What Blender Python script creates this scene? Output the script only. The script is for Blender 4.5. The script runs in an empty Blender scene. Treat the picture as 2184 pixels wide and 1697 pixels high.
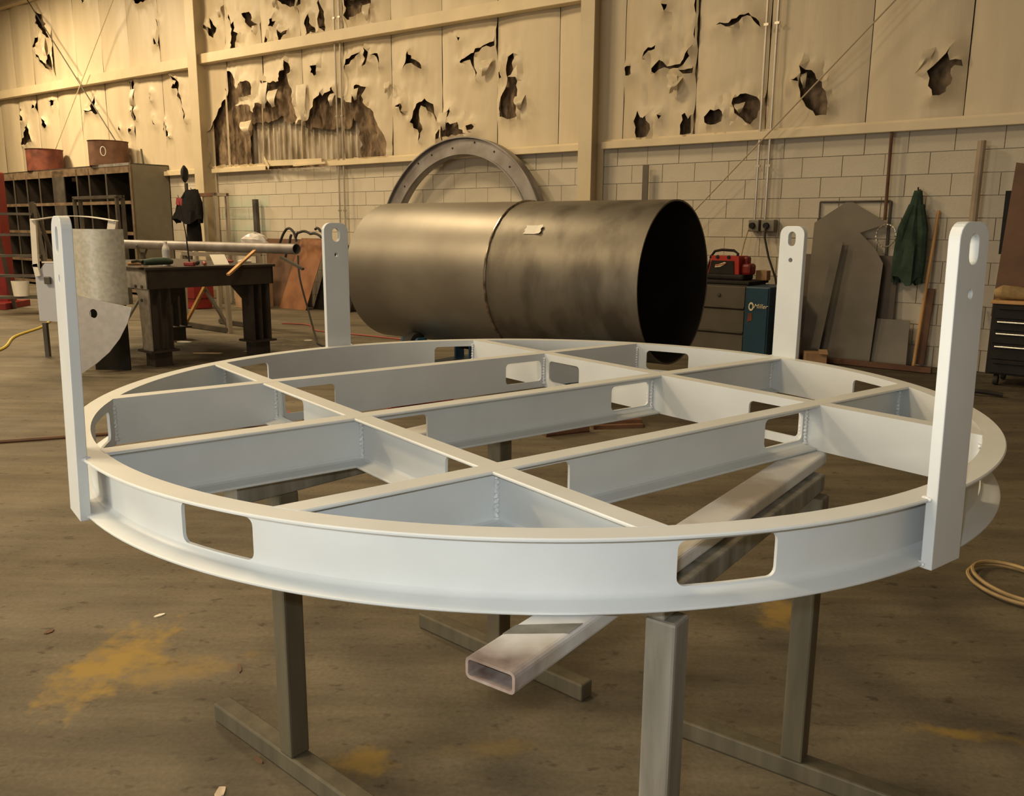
import bpy, bmesh, math, random
from mathutils import Vector, Matrix, noise
from mathutils.geometry import delaunay_2d_cdt

random.seed(7)
scene = bpy.context.scene
COL = scene.collection

# ------------------------------------------------------------------ camera
CAM = Vector((0.0, -2.12005, 1.29))
YAW, PITCH, ROLL, FPX = -0.0235071, -0.1965714, 0.0078527, 1809.538
cam_data = bpy.data.cameras.new('camera')
cam = bpy.data.objects.new('camera', cam_data)
COL.objects.link(cam)
scene.camera = cam
_f = Vector((math.sin(YAW) * math.cos(PITCH), math.cos(YAW) * math.cos(PITCH), math.sin(PITCH)))
_r = Vector((math.cos(YAW), -math.sin(YAW), 0.0))
_u = _r.cross(_f)
_rr = math.cos(ROLL) * _r + math.sin(ROLL) * _u
_uu = -math.sin(ROLL) * _r + math.cos(ROLL) * _u
cam.matrix_world = Matrix(((_rr.x, _uu.x, -_f.x, CAM.x), (_rr.y, _uu.y, -_f.y, CAM.y), (_rr.z, _uu.z, -_f.z, CAM.z), (0, 0, 0, 1)))
cam_data.sensor_fit = 'HORIZONTAL'
cam_data.sensor_width = 36.0
cam_data.lens = FPX / 2184.0 * 36.0
cam_data.clip_start = 0.05
cam_data.clip_end = 200

# ------------------------------------------------------------------ view and world
vs = scene.view_settings
vs.view_transform = 'Standard'
vs.look = 'None'
vs.gamma = 1.0
vs.use_curve_mapping = False
vs.exposure = 0.0
world = bpy.data.worlds.new('world')
scene.world = world
world.use_nodes = True
world.node_tree.nodes['Background'].inputs[0].default_value = (0.62, 0.70, 0.80, 1)
world.node_tree.nodes['Background'].inputs[1].default_value = 0.5

# wall frame: s runs along the back wall (to the right), d comes off the wall into the hall, z is up
WO = Vector((0.0, 9.13254, 0.0))
WU = Vector((0.79383835, -0.60812884, 0.0))
WN = Vector((-0.60812884, -0.79383835, 0.0))
WANG = math.atan2(WU.y, WU.x)
def WP(s, d, z): return WO + WU * s + WN * d + Vector((0, 0, z))
WALLM = Matrix.Translation(WO) @ Matrix.Rotation(WANG, 4, 'Z')          # local x along the wall, local -y off the wall

def area_light(name, loc, target, sx, sy, power, color):
    ld = bpy.data.lights.new(name, 'AREA')
    ld.shape = 'RECTANGLE'; ld.size = sx; ld.size_y = sy
    ld.energy = power; ld.color = color
    o = bpy.data.objects.new(name, ld); COL.objects.link(o)
    o.location = loc
    o.rotation_euler = (Vector(target) - Vector(loc)).to_track_quat('-Z', 'Y').to_euler()
    return o

# daylight through the open doorway on the left behind the camera
DAY = (1.0, 0.90, 0.70)
area_light('doorway_daylight', (-5.4, -2.4, 1.2), Vector((-5.4, -2.4, 1.2)) + WU * 4.0, 2.4, 2.0, 260, DAY)
area_light('rear_fill_light', WP(4.0, 15.9, 1.9), WP(4.0, 8.0, 1.9), 6.0, 3.4, 190, (1.0, 0.97, 0.90))  # added unseen fill: bright band on the shell, softer ring front
# the camera's own flash, just up and left of the lens
fl_o = area_light('camera_flash', CAM + _rr * -0.045 + _uu * 0.055 - _f * 0.02, CAM + _f * 2.0, 0.04, 0.022, 9.6, (0.90, 0.97, 1.0))

# ------------------------------------------------------------------ materials
def mat(name, col, rough=0.6, metal=0.0, var=0.0, vscale=4.0, col2=None, bump=0.0, bscale=60.0, stretch=(1, 1, 1), spec=0.5, detail=4.0, lo=0.35, hi=0.65):
    m = bpy.data.materials.new(name); m.use_nodes = True
    nt = m.node_tree; b = nt.nodes['Principled BSDF']
    b.inputs['Roughness'].default_value = rough
    b.inputs['Metallic'].default_value = metal
    b.inputs['Specular IOR Level'].default_value = spec
    c4 = (*col, 1)
    if var > 0 or col2 or bump > 0:
        tc = nt.nodes.new('ShaderNodeTexCoord'); mp = nt.nodes.new('ShaderNodeMapping')
        mp.inputs['Scale'].default_value = stretch
        nt.links.new(tc.outputs['Object'], mp.inputs['Vector'])
    if var > 0 or col2:
        nz = nt.nodes.new('ShaderNodeTexNoise'); nz.inputs['Scale'].default_value = vscale; nz.inputs['Detail'].default_value = detail
        nt.links.new(mp.outputs[0], nz.inputs['Vector'])
        rp = nt.nodes.new('ShaderNodeValToRGB')
        rp.color_ramp.elements[0].position = lo; rp.color_ramp.elements[1].position = hi
        rp.color_ramp.elements[0].color = (*(col2 if col2 else [c * (1 - var) for c in col]), 1)
        rp.color_ramp.elements[1].color = c4 if col2 else (*[min(1, c * (1 + var)) for c in col], 1)
        nt.links.new(nz.outputs['Fac'], rp.inputs[0]); nt.links.new(rp.outputs[0], b.inputs['Base Color'])
    else:
        b.inputs['Base Color'].default_value = c4
    if bump > 0:
        n2 = nt.nodes.new('ShaderNodeTexNoise'); n2.inputs['Scale'].default_value = bscale; n2.inputs['Detail'].default_value = 3
        nt.links.new(mp.outputs[0], n2.inputs['Vector'])
        bp = nt.nodes.new('ShaderNodeBump'); bp.inputs['Strength'].default_value = bump; bp.inputs['Distance'].default_value = 0.01
        nt.links.new(n2.outputs['Fac'], bp.inputs['Height']); nt.links.new(bp.outputs[0], b.inputs['Normal'])
    return m

def emit_mat(name, col, strength):
    m = bpy.data.materials.new(name); m.use_nodes = True
    nt = m.node_tree; nt.nodes.clear()
    e = nt.nodes.new('ShaderNodeEmission'); e.inputs[0].default_value = (*col, 1); e.inputs[1].default_value = strength
    o = nt.nodes.new('ShaderNodeOutputMaterial'); nt.links.new(e.outputs[0], o.inputs[0])
    return m

M = {}
M['paint'] = mat('grey_primer_paint', (0.575, 0.60, 0.60), 0.42, 0, 0.03, 9, bump=0.02, bscale=400)
M['weld'] = mat('painted_weld', (0.66, 0.67, 0.67), 0.35, 0, 0.05, 60, bump=0.25, bscale=160)
M['sheet'] = mat('vinyl_facing', (0.67, 0.57, 0.40), 0.5, 0, 0, 1.2, col2=(0.58, 0.485, 0.33), bump=0.30, bscale=6, stretch=(3, 3, 0.45), lo=0.3, hi=0.7)
M['sheet_back'] = mat('facing_strip', (0.62, 0.53, 0.37), 0.45, 0, 0.1, 8)
M['batt'] = mat('fibreglass_batt', (0.34, 0.245, 0.155), 0.95, 0, 0, 9, col2=(0.08, 0.055, 0.035), bump=1.0, bscale=30, stretch=(1, 1, 0.45), spec=0.1, lo=0.36, hi=0.7)
M['siding'] = mat('siding_metal', (0.60, 0.52, 0.40), 0.4, 0.2, 0, 5, col2=(0.30, 0.24, 0.16), stretch=(1, 1, 0.3), lo=0.38, hi=0.55)
M['block'] = mat('painted_block', (0.60, 0.545, 0.44), 0.75, 0, 0, 2.2, col2=(0.53, 0.47, 0.365), bump=0.35, bscale=90, lo=0.3, hi=0.7)
M['mortar'] = mat('painted_mortar', (0.50, 0.44, 0.34), 0.85, 0, 0.1, 6)
M['girt'] = mat('tan_steel_paint', (0.70, 0.585, 0.385), 0.45, 0, 0.06, 3)
M['column'] = mat('tan_column_paint', (0.58, 0.49, 0.33), 0.5, 0, 0.06, 2)
M['conduit'] = mat('galvanised_conduit', (0.55, 0.50, 0.42), 0.35, 0.7, 0.08, 6)
M['galv'] = mat('galvanised_sheet', (0.60, 0.60, 0.54), 0.45, 0.25, 0.12, 30, bump=0.05, bscale=40)
M['mill'] = mat('mill_scale_steel', (0.20, 0.18, 0.145), 0.48, 0.7, 0, 2.8, col2=(0.115, 0.10, 0.08), bump=0.06, bscale=18, stretch=(1.4, 1.4, 0.6), detail=9, lo=0.38, hi=0.56)
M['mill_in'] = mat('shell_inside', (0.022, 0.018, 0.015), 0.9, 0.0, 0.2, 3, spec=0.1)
M['steel'] = mat('dark_steel', (0.135, 0.12, 0.10), 0.5, 0.5, 0, 3, col2=(0.085, 0.075, 0.06), bump=0.05, bscale=30)
M['steel_blue'] = mat('ring_steel', (0.30, 0.28, 0.275), 0.5, 0.5, 0, 4, col2=(0.20, 0.18, 0.17))
M['table'] = mat('table_steel', (0.042, 0.03, 0.022), 0.65, 0.1, 0.25, 5, bump=0.1, bscale=30)
M['lit_plate'] = mat('pale_plate', (0.42, 0.40, 0.38), 0.45, 0.6, 0.2, 14)  # pale metal; on the bench it paints the lit end
M['trestle'] = mat('trestle_steel', (0.105, 0.088, 0.054), 0.65, 0.1, 0, 22, col2=(0.07, 0.06, 0.036), detail=6, stretch=(1, 1, 0.12), bump=0.1, bscale=60)
M['trestle_grey'] = mat('oversprayed_steel', (0.22, 0.205, 0.175), 0.6, 0.1, 0, 22, col2=(0.11, 0.10, 0.07), detail=6, stretch=(1, 1, 0.12), bump=0.08, bscale=60)
M['rust'] = mat('rusty_steel', (0.17, 0.082, 0.045), 0.8, 0.1, 0, 5, col2=(0.10, 0.046, 0.026), bump=0.15, bscale=40)
M['rust_red'] = mat('red_rust', (0.20, 0.055, 0.028), 0.75, 0.1, 0, 5, col2=(0.085, 0.022, 0.014), bump=0.1, bscale=40)
M['brown'] = mat('brown_board', (0.165, 0.085, 0.045), 0.7, 0, 0, 4, col2=(0.105, 0.055, 0.032))
M['orange_board'] = mat('orange_brown_plate', (0.30, 0.135, 0.06), 0.75, 0, 0, 4, col2=(0.20, 0.085, 0.04))
M['wood'] = mat('pale_wood', (0.48, 0.27, 0.10), 0.6, 0, 0.2, 12, stretch=(1, 1, 0.15))
M['card'] = mat('cardboard', (0.36, 0.22, 0.12), 0.85, 0, 0.15, 6)
M['rack'] = mat('rack_steel', (0.10, 0.088, 0.070), 0.6, 0.2, 0, 4, col2=(0.055, 0.046, 0.037))
M['rack_in'] = mat('rack_inside', (0.028, 0.022, 0.017), 0.8, 0, 0.2, 4, spec=0.1)  # shade inside the cells is put into this colour
M['rack_dark'] = mat('rack_back', (0.018, 0.014, 0.011), 0.8, 0, 0.2, 4)  # back of the cells, painted near black for their shade
M['rack_edge'] = mat('rack_edge', (0.25, 0.18, 0.115), 0.5, 0.2, 0, 8, col2=(0.15, 0.10, 0.065))
M['rack_side'] = mat('rack_side_grey', (0.15, 0.135, 0.10), 0.55, 0.2, 0.08, 5)
M['black'] = mat('black_plastic', (0.018, 0.016, 0.014), 0.7, 0, 0.2, 8, spec=0.25)
M['rubber'] = mat('black_rubber', (0.02, 0.018, 0.016), 0.7)
M['cloth_black'] = mat('black_cloth', (0.009, 0.008, 0.0075), 0.95, 0, 0.2, 12, bump=0.4, bscale=30, spec=0.1)
M['cloth_green'] = mat('green_cloth', (0.034, 0.056, 0.040), 0.95, 0, 0.25, 9, bump=0.4, bscale=25, spec=0.1)
M['red'] = mat('red_paint', (0.20, 0.014, 0.011), 0.45, 0, 0.15, 6)
M['red_plastic'] = mat('red_plastic', (0.42, 0.03, 0.02), 0.45)
M['blue'] = mat('blue_paint', (0.012, 0.05, 0.085), 0.45, 0, 0.15, 5)
M['blue_roll'] = mat('roll_blue', (0.03, 0.12, 0.22), 0.5, 0, 0.2, 5)
M['white'] = mat('white_paint', (0.78, 0.74, 0.66), 0.45, 0, 0.04, 8)
M['pale_blue'] = mat('pale_blue_sheet', (0.50, 0.53, 0.60), 0.45, 0, 0.04, 3)
M['paper'] = mat('white_paper', (0.80, 0.76, 0.66), 0.8)
M['cream_logo'] = mat('cream_print', (0.75, 0.66, 0.45), 0.6)
M['grey_cab'] = mat('grey_cabinet', (0.105, 0.09, 0.07), 0.5, 0.2, 0.1, 5)
M['chrome'] = mat('chrome', (0.60, 0.56, 0.46), 0.25, 0.9)
M['yellow_cord'] = mat('yellow_cord', (0.55, 0.42, 0.05), 0.6)
M['red_cord'] = mat('red_cord', (0.28, 0.05, 0.03), 0.6)
M['outlet'] = mat('outlet_grey', (0.20, 0.185, 0.15), 0.5, 0.4, 0.1, 9)
M['dull_post'] = mat('dull_post_paint', (0.33, 0.255, 0.18), 0.6, 0, 0.15, 4)
M['rod_tan'] = mat('brace_rod_paint', (0.46, 0.37, 0.24), 0.6)
M['block_green'] = mat('stained_block', (0.44, 0.50, 0.40), 0.75, 0, 0, 3, col2=(0.54, 0.50, 0.40), bump=0.3, bscale=90)
M['leather'] = mat('tan_leather', (0.36, 0.25, 0.11), 0.8, 0, 0.2, 10, bump=0.3, bscale=40)
M['plastic_clear'] = mat('cloudy_plastic', (0.62, 0.60, 0.58), 0.25, 0, 0.1, 10)
M['scrap'] = mat('scrap_paper', (0.62, 0.50, 0.36), 0.85, 0, 0.2, 30)
M['ceiling'] = mat('roof_liner', (0.30, 0.26, 0.20), 0.8)
M['wallp'] = mat('far_wall_liner', (0.25, 0.21, 0.15), 0.8, 0, 0.08, 1.0)
M['hood'] = mat('lamp_hood', (0.5, 0.5, 0.5), 0.4, 0.8)

def floor_mat():
    m = bpy.data.materials.new('concrete_floor'); m.use_nodes = True
    nt = m.node_tree; b = nt.nodes['Principled BSDF']; N = nt.nodes.new; Lk = nt.links.new
    tc = N('ShaderNodeTexCoord')
    def nz(scale, detail, stretch=(1, 1, 1), rot=0.0, rough=0.6):
        mp = N('ShaderNodeMapping'); mp.inputs['Scale'].default_value = stretch; mp.inputs['Rotation'].default_value = (0, 0, rot)
        Lk(tc.outputs['Object'], mp.inputs['Vector'])
        n = N('ShaderNodeTexNoise'); n.inputs['Scale'].default_value = scale; n.inputs['Detail'].default_value = detail; n.inputs['Roughness'].default_value = rough
        Lk(mp.outputs[0], n.inputs['Vector']); return n
    def ramp(inp, p0, c0, p1, c1):
        r = N('ShaderNodeValToRGB'); e = r.color_ramp.elements
        e[0].position = p0; e[0].color = (*c0, 1); e[1].position = p1; e[1].color = (*c1, 1)
        Lk(inp, r.inputs[0]); return r
    def mix(fac, a, c, mode='MIX'):
        x = N('ShaderNodeMix'); x.data_type = 'RGBA'; x.blend_type = mode
        if isinstance(fac, float): x.inputs[0].default_value = fac
        else: Lk(fac, x.inputs[0])
        for i, v in ((6, a), (7, c)):
            if isinstance(v, tuple): x.inputs[i].default_value = (*v, 1)
            else: Lk(v, x.inputs[i])
        return x.outputs[2]
    big = ramp(nz(0.9, 6).outputs['Fac'], 0.36, (0.114, 0.097, 0.067), 0.66, (0.185, 0.157, 0.110))
    streak = ramp(nz(3.2, 5, (0.25, 1.8, 1), 0.5).outputs['Fac'], 0.40, (0.62, 0.60, 0.58), 0.62, (1.05, 1.03, 1.0))
    c = mix(0.75, big.outputs[0], streak.outputs[0], 'MULTIPLY')
    spots = ramp(nz(14, 4, (1, 1.5, 1), 0.3).outputs['Fac'], 0.30, (0.45, 0.42, 0.40), 0.40, (1, 1, 1))
    c = mix(0.8, c, spots.outputs[0], 'MULTIPLY')
    fine = ramp(nz(70, 3).outputs['Fac'], 0.3, (0.84, 0.84, 0.84), 0.7, (1.1, 1.1, 1.1))
    c = mix(1.0, c, fine.outputs[0], 'MULTIPLY')
    # yellow paint left on the slab: centre, radii, rotation, strength
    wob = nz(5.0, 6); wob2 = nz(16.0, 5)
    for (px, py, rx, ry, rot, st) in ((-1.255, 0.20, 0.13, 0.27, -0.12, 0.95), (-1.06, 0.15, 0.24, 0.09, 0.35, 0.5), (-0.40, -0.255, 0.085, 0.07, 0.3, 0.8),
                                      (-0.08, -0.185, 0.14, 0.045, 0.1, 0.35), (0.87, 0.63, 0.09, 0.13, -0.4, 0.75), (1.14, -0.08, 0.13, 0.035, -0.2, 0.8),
                                      (1.36, -0.14, 0.14, 0.03, -0.25, 0.55), (-3.2, 6.7, 1.5, 1.1, 0.9, 0.85), (3.4, 5.4, 1.3, 0.8, -0.6, 0.6)):   # last two are dark: shade painted under the bench, then a patch at right
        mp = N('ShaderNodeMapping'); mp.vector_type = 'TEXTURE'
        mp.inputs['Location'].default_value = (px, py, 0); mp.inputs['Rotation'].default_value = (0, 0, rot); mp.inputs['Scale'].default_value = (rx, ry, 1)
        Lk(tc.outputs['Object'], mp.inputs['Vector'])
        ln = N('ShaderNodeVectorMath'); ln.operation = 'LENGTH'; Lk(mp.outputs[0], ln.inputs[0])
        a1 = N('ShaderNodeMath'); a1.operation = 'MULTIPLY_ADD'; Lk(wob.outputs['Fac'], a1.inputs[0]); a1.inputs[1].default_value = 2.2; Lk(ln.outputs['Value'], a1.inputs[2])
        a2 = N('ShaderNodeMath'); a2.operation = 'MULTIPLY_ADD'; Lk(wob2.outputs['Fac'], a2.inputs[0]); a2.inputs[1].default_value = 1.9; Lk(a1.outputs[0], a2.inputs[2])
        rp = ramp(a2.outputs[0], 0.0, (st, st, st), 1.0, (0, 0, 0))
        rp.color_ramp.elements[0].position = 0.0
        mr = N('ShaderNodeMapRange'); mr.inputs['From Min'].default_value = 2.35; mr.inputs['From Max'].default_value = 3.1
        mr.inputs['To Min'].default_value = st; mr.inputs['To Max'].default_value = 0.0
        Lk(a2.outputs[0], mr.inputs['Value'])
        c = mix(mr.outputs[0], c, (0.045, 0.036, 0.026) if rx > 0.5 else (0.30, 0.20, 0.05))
    Lk(c, b.inputs['Base Color'])
    rr = ramp(nz(1.6, 4).outputs['Fac'], 0.3, (0.62, 0.62, 0.62), 0.7, (0.85, 0.85, 0.85))
    b.inputs['Specular IOR Level'].default_value = 0.25
    Lk(rr.outputs[0], b.inputs['Roughness'])
    bp = N('ShaderNodeBump'); bp.inputs['Strength'].default_value = 0.12; bp.inputs['Distance'].default_value = 0.004
    Lk(nz(45, 4).outputs['Fac'], bp.inputs['Height']); Lk(bp.outputs[0], b.inputs['Normal'])
    return m
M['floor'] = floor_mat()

# ------------------------------------------------------------------ mesh helpers
class MB:
    def __init__(self): self.v = []; self.f = []; self.sm = []
    def add(self, vs, fs, smooth=False):
        o = len(self.v); self.v += [tuple(x) for x in vs]
        for f in fs: self.f.append([i + o for i in f]); self.sm.append(smooth)
        return self
    def box(self, c, s, m=None, bev=0.0):
        x, y, z = s[0] / 2, s[1] / 2, s[2] / 2
        if bev <= 0:
            vs = [Vector((a, b_, c_)) for a in (-x, x) for b_ in (-y, y) for c_ in (-z, z)]
            fs = [(0, 1, 3, 2), (4, 6, 7, 5), (0, 4, 5, 1), (2, 3, 7, 6), (0, 2, 6, 4), (1, 5, 7, 3)]
        else:
            bm = bmesh.new(); bmesh.ops.create_cube(bm, size=1.0)
            bmesh.ops.scale(bm, vec=(2 * x, 2 * y, 2 * z), verts=bm.verts)
            bmesh.ops.bevel(bm, geom=bm.edges[:], offset=min(bev, x * .9, y * .9, z * .9), segments=2, affect='EDGES', profile=0.5)
            bm.verts.index_update(); vs = [v.co.copy() for v in bm.verts]; fs = [[v.index for v in f.verts] for f in bm.faces]; bm.free()
        c = Vector(c)
        if m is not None: vs = [m @ v for v in vs]
        return self.add([v + c for v in vs], fs)
    def bar(self, a, b, w, h, up=(0, 0, 1), bev=0.0):
        a, b = Vector(a), Vector(b); d = (b - a); L = d.length; d.normalize()
        up = Vector(up); side = d.cross(up)
        if side.length < 1e-4: side = d.cross(Vector((1, 0, 0)))
        side.normalize(); up2 = side.cross(d)
        m = Matrix((side, d, up2)).transposed()
        return self.box((a + b) / 2, (w, L, h), m, bev)
    def tube(self, path, r, n=8, cap=True, smooth=True):
        path = [Vector(p) for p in path]; k = len(path); rs = r if isinstance(r, (list, tuple)) else [r] * k
        prev = None; vs = []
        for i, p in enumerate(path):
            t = (path[min(i + 1, k - 1)] - path[max(i - 1, 0)]).normalized()
            if prev is None:
                s = t.cross(Vector((0, 0, 1)))
                if s.length < 1e-3: s = t.cross(Vector((1, 0, 0)))
            else: s = prev - t * prev.dot(t)
            s.normalize(); prev = s; q = t.cross(s)
            for j in range(n):
                a = 2 * math.pi * j / n; vs.append(p + (s * math.cos(a) + q * math.sin(a)) * rs[i])
        fs = [(i * n + j, i * n + (j + 1) % n, (i + 1) * n + (j + 1) % n, (i + 1) * n + j) for i in range(k - 1) for j in range(n)]
        self.add(vs, fs, smooth)
        if cap: self.add(vs[:n], [list(range(n))[::-1]]); self.add(vs[-n:], [list(range(n))])
        return self
    def lathe(self, prof, n=32, m=None, smooth=True, a0=0.0, a1=2 * math.pi, closed=False):
        full = abs(a1 - a0 - 2 * math.pi) < 1e-6; k = len(prof); steps = n if full else n + 1
        vs = []
        for i in range(steps):
            a = a0 + (a1 - a0) * i / n
            for (r, z) in prof: vs.append(Vector((r * math.cos(a), r * math.sin(a), z)))
        fs = []
        for i in range(n):
            i2 = (i + 1) % steps
            for j in range(k if closed else k - 1):
                j2 = (j + 1) % k
                fs.append((i * k + j, i2 * k + j, i2 * k + j2, i * k + j2))
        if closed and not full:
            fs.append(list(range(k))[::-1]); fs.append([(steps - 1) * k + j for j in range(k)])
        if m is not None: vs = [m @ v for v in vs]
        return self.add(vs, fs, smooth)
    def prism(self, poly, t, m=None):
        k = len(poly); vs = [Vector((x, y, 0)) for x, y in poly] + [Vector((x, y, t)) for x, y in poly]
        fs = [list(range(k))[::-1], [k + i for i in range(k)]] + [(i, (i + 1) % k, k + (i + 1) % k, k + i) for i in range(k)]
        if m is not None: vs = [m @ v for v in vs]
        return self.add(vs, fs)
    def mesh(self, name, material, recalc=True):
        me = bpy.data.meshes.new(name); me.from_pydata(self.v, [], self.f)
        me.polygons.foreach_set('use_smooth', self.sm)
        if recalc:
            bm = bmesh.new(); bm.from_mesh(me); bmesh.ops.recalc_face_normals(bm, faces=bm.faces); bm.to_mesh(me); bm.free()
        if material is not None: me.materials.append(material)
        if any(self.sm): me.set_sharp_from_angle(angle=math.radians(34))
        me.update(); return me
    def build(self, name, material, parent=None, recalc=True):
        return link(name, self.mesh(name, material, recalc), parent)
    def wbuild(self, name, material, parent=None, s0=0.0):          # built in wall coordinates (s, d, z)
        self.v = [(x, -y, z) for x, y, z in self.v]; self.f = [f[::-1] for f in self.f]
        o = link(name, self.mesh(name, material), parent)
        if parent is None: o.matrix_world = WALLM @ Matrix.Translation((s0, 0, 0))
        return o

def link(name, data, parent=None):
    o = bpy.data.objects.new(name, data); COL.objects.link(o)
    if parent is not None:
        o.parent = parent
    return o
def tag(o, label=None, cat=None, group=None, kind=None):
    for k, v in (('label', label), ('category', cat), ('group', group), ('kind', kind)):
        if v: o[k] = v
    return o
def thing(name, label, cat, loc=(0, 0, 0), rz=0.0, group=None):
    o = bpy.data.objects.new(name, None); COL.objects.link(o); o.location = loc; o.rotation_euler = (0, 0, rz)
    o.empty_display_size = 0.1
    return tag(o, label, cat, group)
def wthing(name, label, cat, s, d, z, group=None):            # a thing whose local axes are wall-right, off-wall... (x along the wall, -y towards the hall)
    return thing(name, label, cat, WP(s, d, z), WANG, group)
def copy_part(src, parent):
    c = src.copy(); COL.objects.link(c); c.parent = parent; return c

def rrect(x0, x1, y0, y1, r, n=4):
    pts = []
    for cx, cy, a in ((x1 - r, y0 + r, -90), (x1 - r, y1 - r, 0), (x0 + r, y1 - r, 90), (x0 + r, y0 + r, 180)):
        for i in range(n + 1):
            t = math.radians(a + 90 * i / n); pts.append((cx + r * math.cos(t), cy + r * math.sin(t)))
    return pts
def in_poly(p, poly):
    x, y = p; c = False; j = len(poly) - 1
    for i in range(len(poly)):
        xi, yi = poly[i]; xj, yj = poly[j]
        if (yi > y) != (yj > y) and x < (xj - xi) * (y - yi) / (yj - yi) + xi: c = not c
        j = i
    return c
def cdt_sheet(outline, holes, extra=()):
    """triangles of an outline minus holes -> (2d verts, tris, boundary edges)"""
    V = []; E = []
    for loop in [outline] + list(holes):
        o = len(V); V += [Vector(p) for p in loop]; n = len(loop)
        E += [(o + i, o + (i + 1) % n) for i in range(n)]
    V += [Vector(p) for p in extra]
    ov, oe, of, _, _, _ = delaunay_2d_cdt(V, E, [], 0, 1e-5)
    tris = []
    for f in of:
        cx = sum(ov[i].x for i in f) / len(f); cy = sum(ov[i].y for i in f) / len(f)
        if not in_poly((cx, cy), outline): continue
        if any(in_poly((cx, cy), h) for h in holes): continue
        tris.append(list(f))
    cnt = {}
    for t in tris:
        for i in range(len(t)):
            a, b = t[i], t[(i + 1) % len(t)]; cnt.setdefault((min(a, b), max(a, b)), []).append((a, b))
    bnd = [v[0] for v in cnt.values() if len(v) == 1]
    return [(p.x, p.y) for p in ov], tris, bnd
def plate(mb, outline, holes, t, fn, extra=(), smooth=False):
    """solid plate of thickness t: fn(x, y, h) maps plate coordinates to a point"""
    P, T, Bd = cdt_sheet(outline, holes, extra); n = len(P)
    vs = [fn(x, y, 0) for x, y in P] + [fn(x, y, t) for x, y in P]
    fs = [tuple(f[::-1]) for f in T] + [tuple(i + n for i in f) for f in T] + [(a, b, b + n, a + n) for a, b in Bd]
    o = len(mb.v); mb.v += [tuple(v) for v in vs]
    for i, f in enumerate(fs):
        mb.f.append([q + o for q in f]); mb.sm.append(smooth and i < 2 * len(T))
    return mb

# ================================================================== the hall
S0, S1, DF, HT = -21.0, 9.0, 16.0, 7.4
fl = MB(); fl.add([WP(S0, -0.3, 0), WP(S1, -0.3, 0), WP(S1, DF, 0), WP(S0, DF, 0), WP(S0, -0.3, -0.2), WP(S1, -0.3, -0.2), WP(S1, DF, -0.2), WP(S0, DF, -0.2)],
                  [(0, 1, 2, 3), (7, 6, 5, 4), (0, 4, 5, 1), (1, 5, 6, 2), (2, 6, 7, 3), (3, 7, 4, 0)])
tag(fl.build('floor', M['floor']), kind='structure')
def slab(name, s0, s1, d0, d1, z0, z1, m):
    b = MB(); b.box(((s0 + s1) / 2, (d0 + d1) / 2, (z0 + z1) / 2), (s1 - s0, d1 - d0, z1 - z0))
    o = b.wbuild(name, m); tag(o, kind='structure'); return o
slab('ceiling', S0, S1, -0.3, DF, HT, HT + 0.1, M['ceiling'])
slab('wall_left', S0 - 0.1, S0, -0.3, DF, 0, HT, M['wallp'])
slab('wall_right', S1, S1 + 0.1, -0.3, DF, 0, HT, M['wallp'])
slab('wall_front', S0, S1, DF, DF + 0.1, 0, HT, M['wallp'])

# high-bay lamps under the roof (out of the picture), warm
def high_bay(s, d, power, label):
    t = thing('high_bay_lamp', label, 'lamp', WP(s, d, 6.2), 0, 'warm high-bay lamps under the roof')
    MB().lathe([(0.05, 0.55), (0.07, 0.45), (0.12, 0.38), (0.27, 0.02), (0.28, 0.0), (0.26, 0.02), (0.11, 0.36), (0.0, 0.40)], 24).build('lamp_hood', M['hood'], t)
    MB().tube([(0, 0, 0.55), (0, 0, HT - 6.2)], 0.012, 6).build('stem', M['hood'], t)
    MB().lathe([(0.0, 0.30), (0.06, 0.28), (0.08, 0.18), (0.05, 0.09), (0.0, 0.07)], 16).build('bulb', M['bulb'], t)
    ld = bpy.data.lights.new('high_bay_light', 'AREA'); ld.shape = 'DISK'; ld.size = 1.3; ld.energy = power; ld.color = WARM
    lo = bpy.data.objects.new('high_bay_light', ld); COL.objects.link(lo); lo.parent = t; lo.location = (0, 0, -0.02)
WARM = (1.0, 0.76, 0.45)
M['bulb'] = emit_mat('bulb_glow', (1.0, 0.8, 0.5), 6)
for i, (s, d, pw) in enumerate(((-12.5, 3.2, 600), (-7.0, 3.2, 270), (-1.0, 4.2, 210), (-8.0, 9.0, 380), (4.0, 9.3, 170), (-1.5, 10.5, 480))):  # the last lamp is added as fill for the shell's near side
    high_bay(s, d, pw, 'warm high-bay lamp hanging ' + ('over the pigeonhole rack', 'over the big tear', 'over the leaning ring', 'over the open floor at left', 'over the round frame', 'as added fill over the floor in front of the shell')[i])

# ---------------- back wall: painted block below, vinyl-faced insulation above
CH = 0.2032; BL = 0.4064; LEDGE = 11 * CH
wb = MB(); wb.box(((S0 + S1) / 2, -0.06, LEDGE / 2), (S1 - S0, 0.10, LEDGE))
wall = wb.wbuild('wall_back', M['mortar']); tag(wall, kind='structure')
def block_mesh(L):
    b = MB(); b.box((0, 0, 0), (L - 0.005, 0.03, CH - 0.005), None, 0.003); return b
full = block_mesh(BL).mesh('block', M['block'])
green = block_mesh(BL).mesh('block', M['block_green'])
cells = []
for r in range(11):
    off = 1.25 + (0 if r % 2 == 0 else BL / 2)
    z = LEDGE - CH * (r + 0.5)
    k0 = int(math.floor((S0 - off) / BL)) + 1; k1 = int(math.floor((S1 - off) / BL)) - 1
    for k in range(k0, k1 + 1): cells.append((off + (k + 0.5) * BL, z))
def seen(c):
    s, z = c
    return -7.3 < s < 6.3 and not (-1.9 < s < 2.6 and z < 1.35) and not (s < -3.6 and z < 0.9)
near = sorted([c for c in cells if seen(c)], key=lambda c: (WP(c[0], 0, c[1]) - CAM).length)
pick = set(near[:284])
rest = MB()
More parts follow.
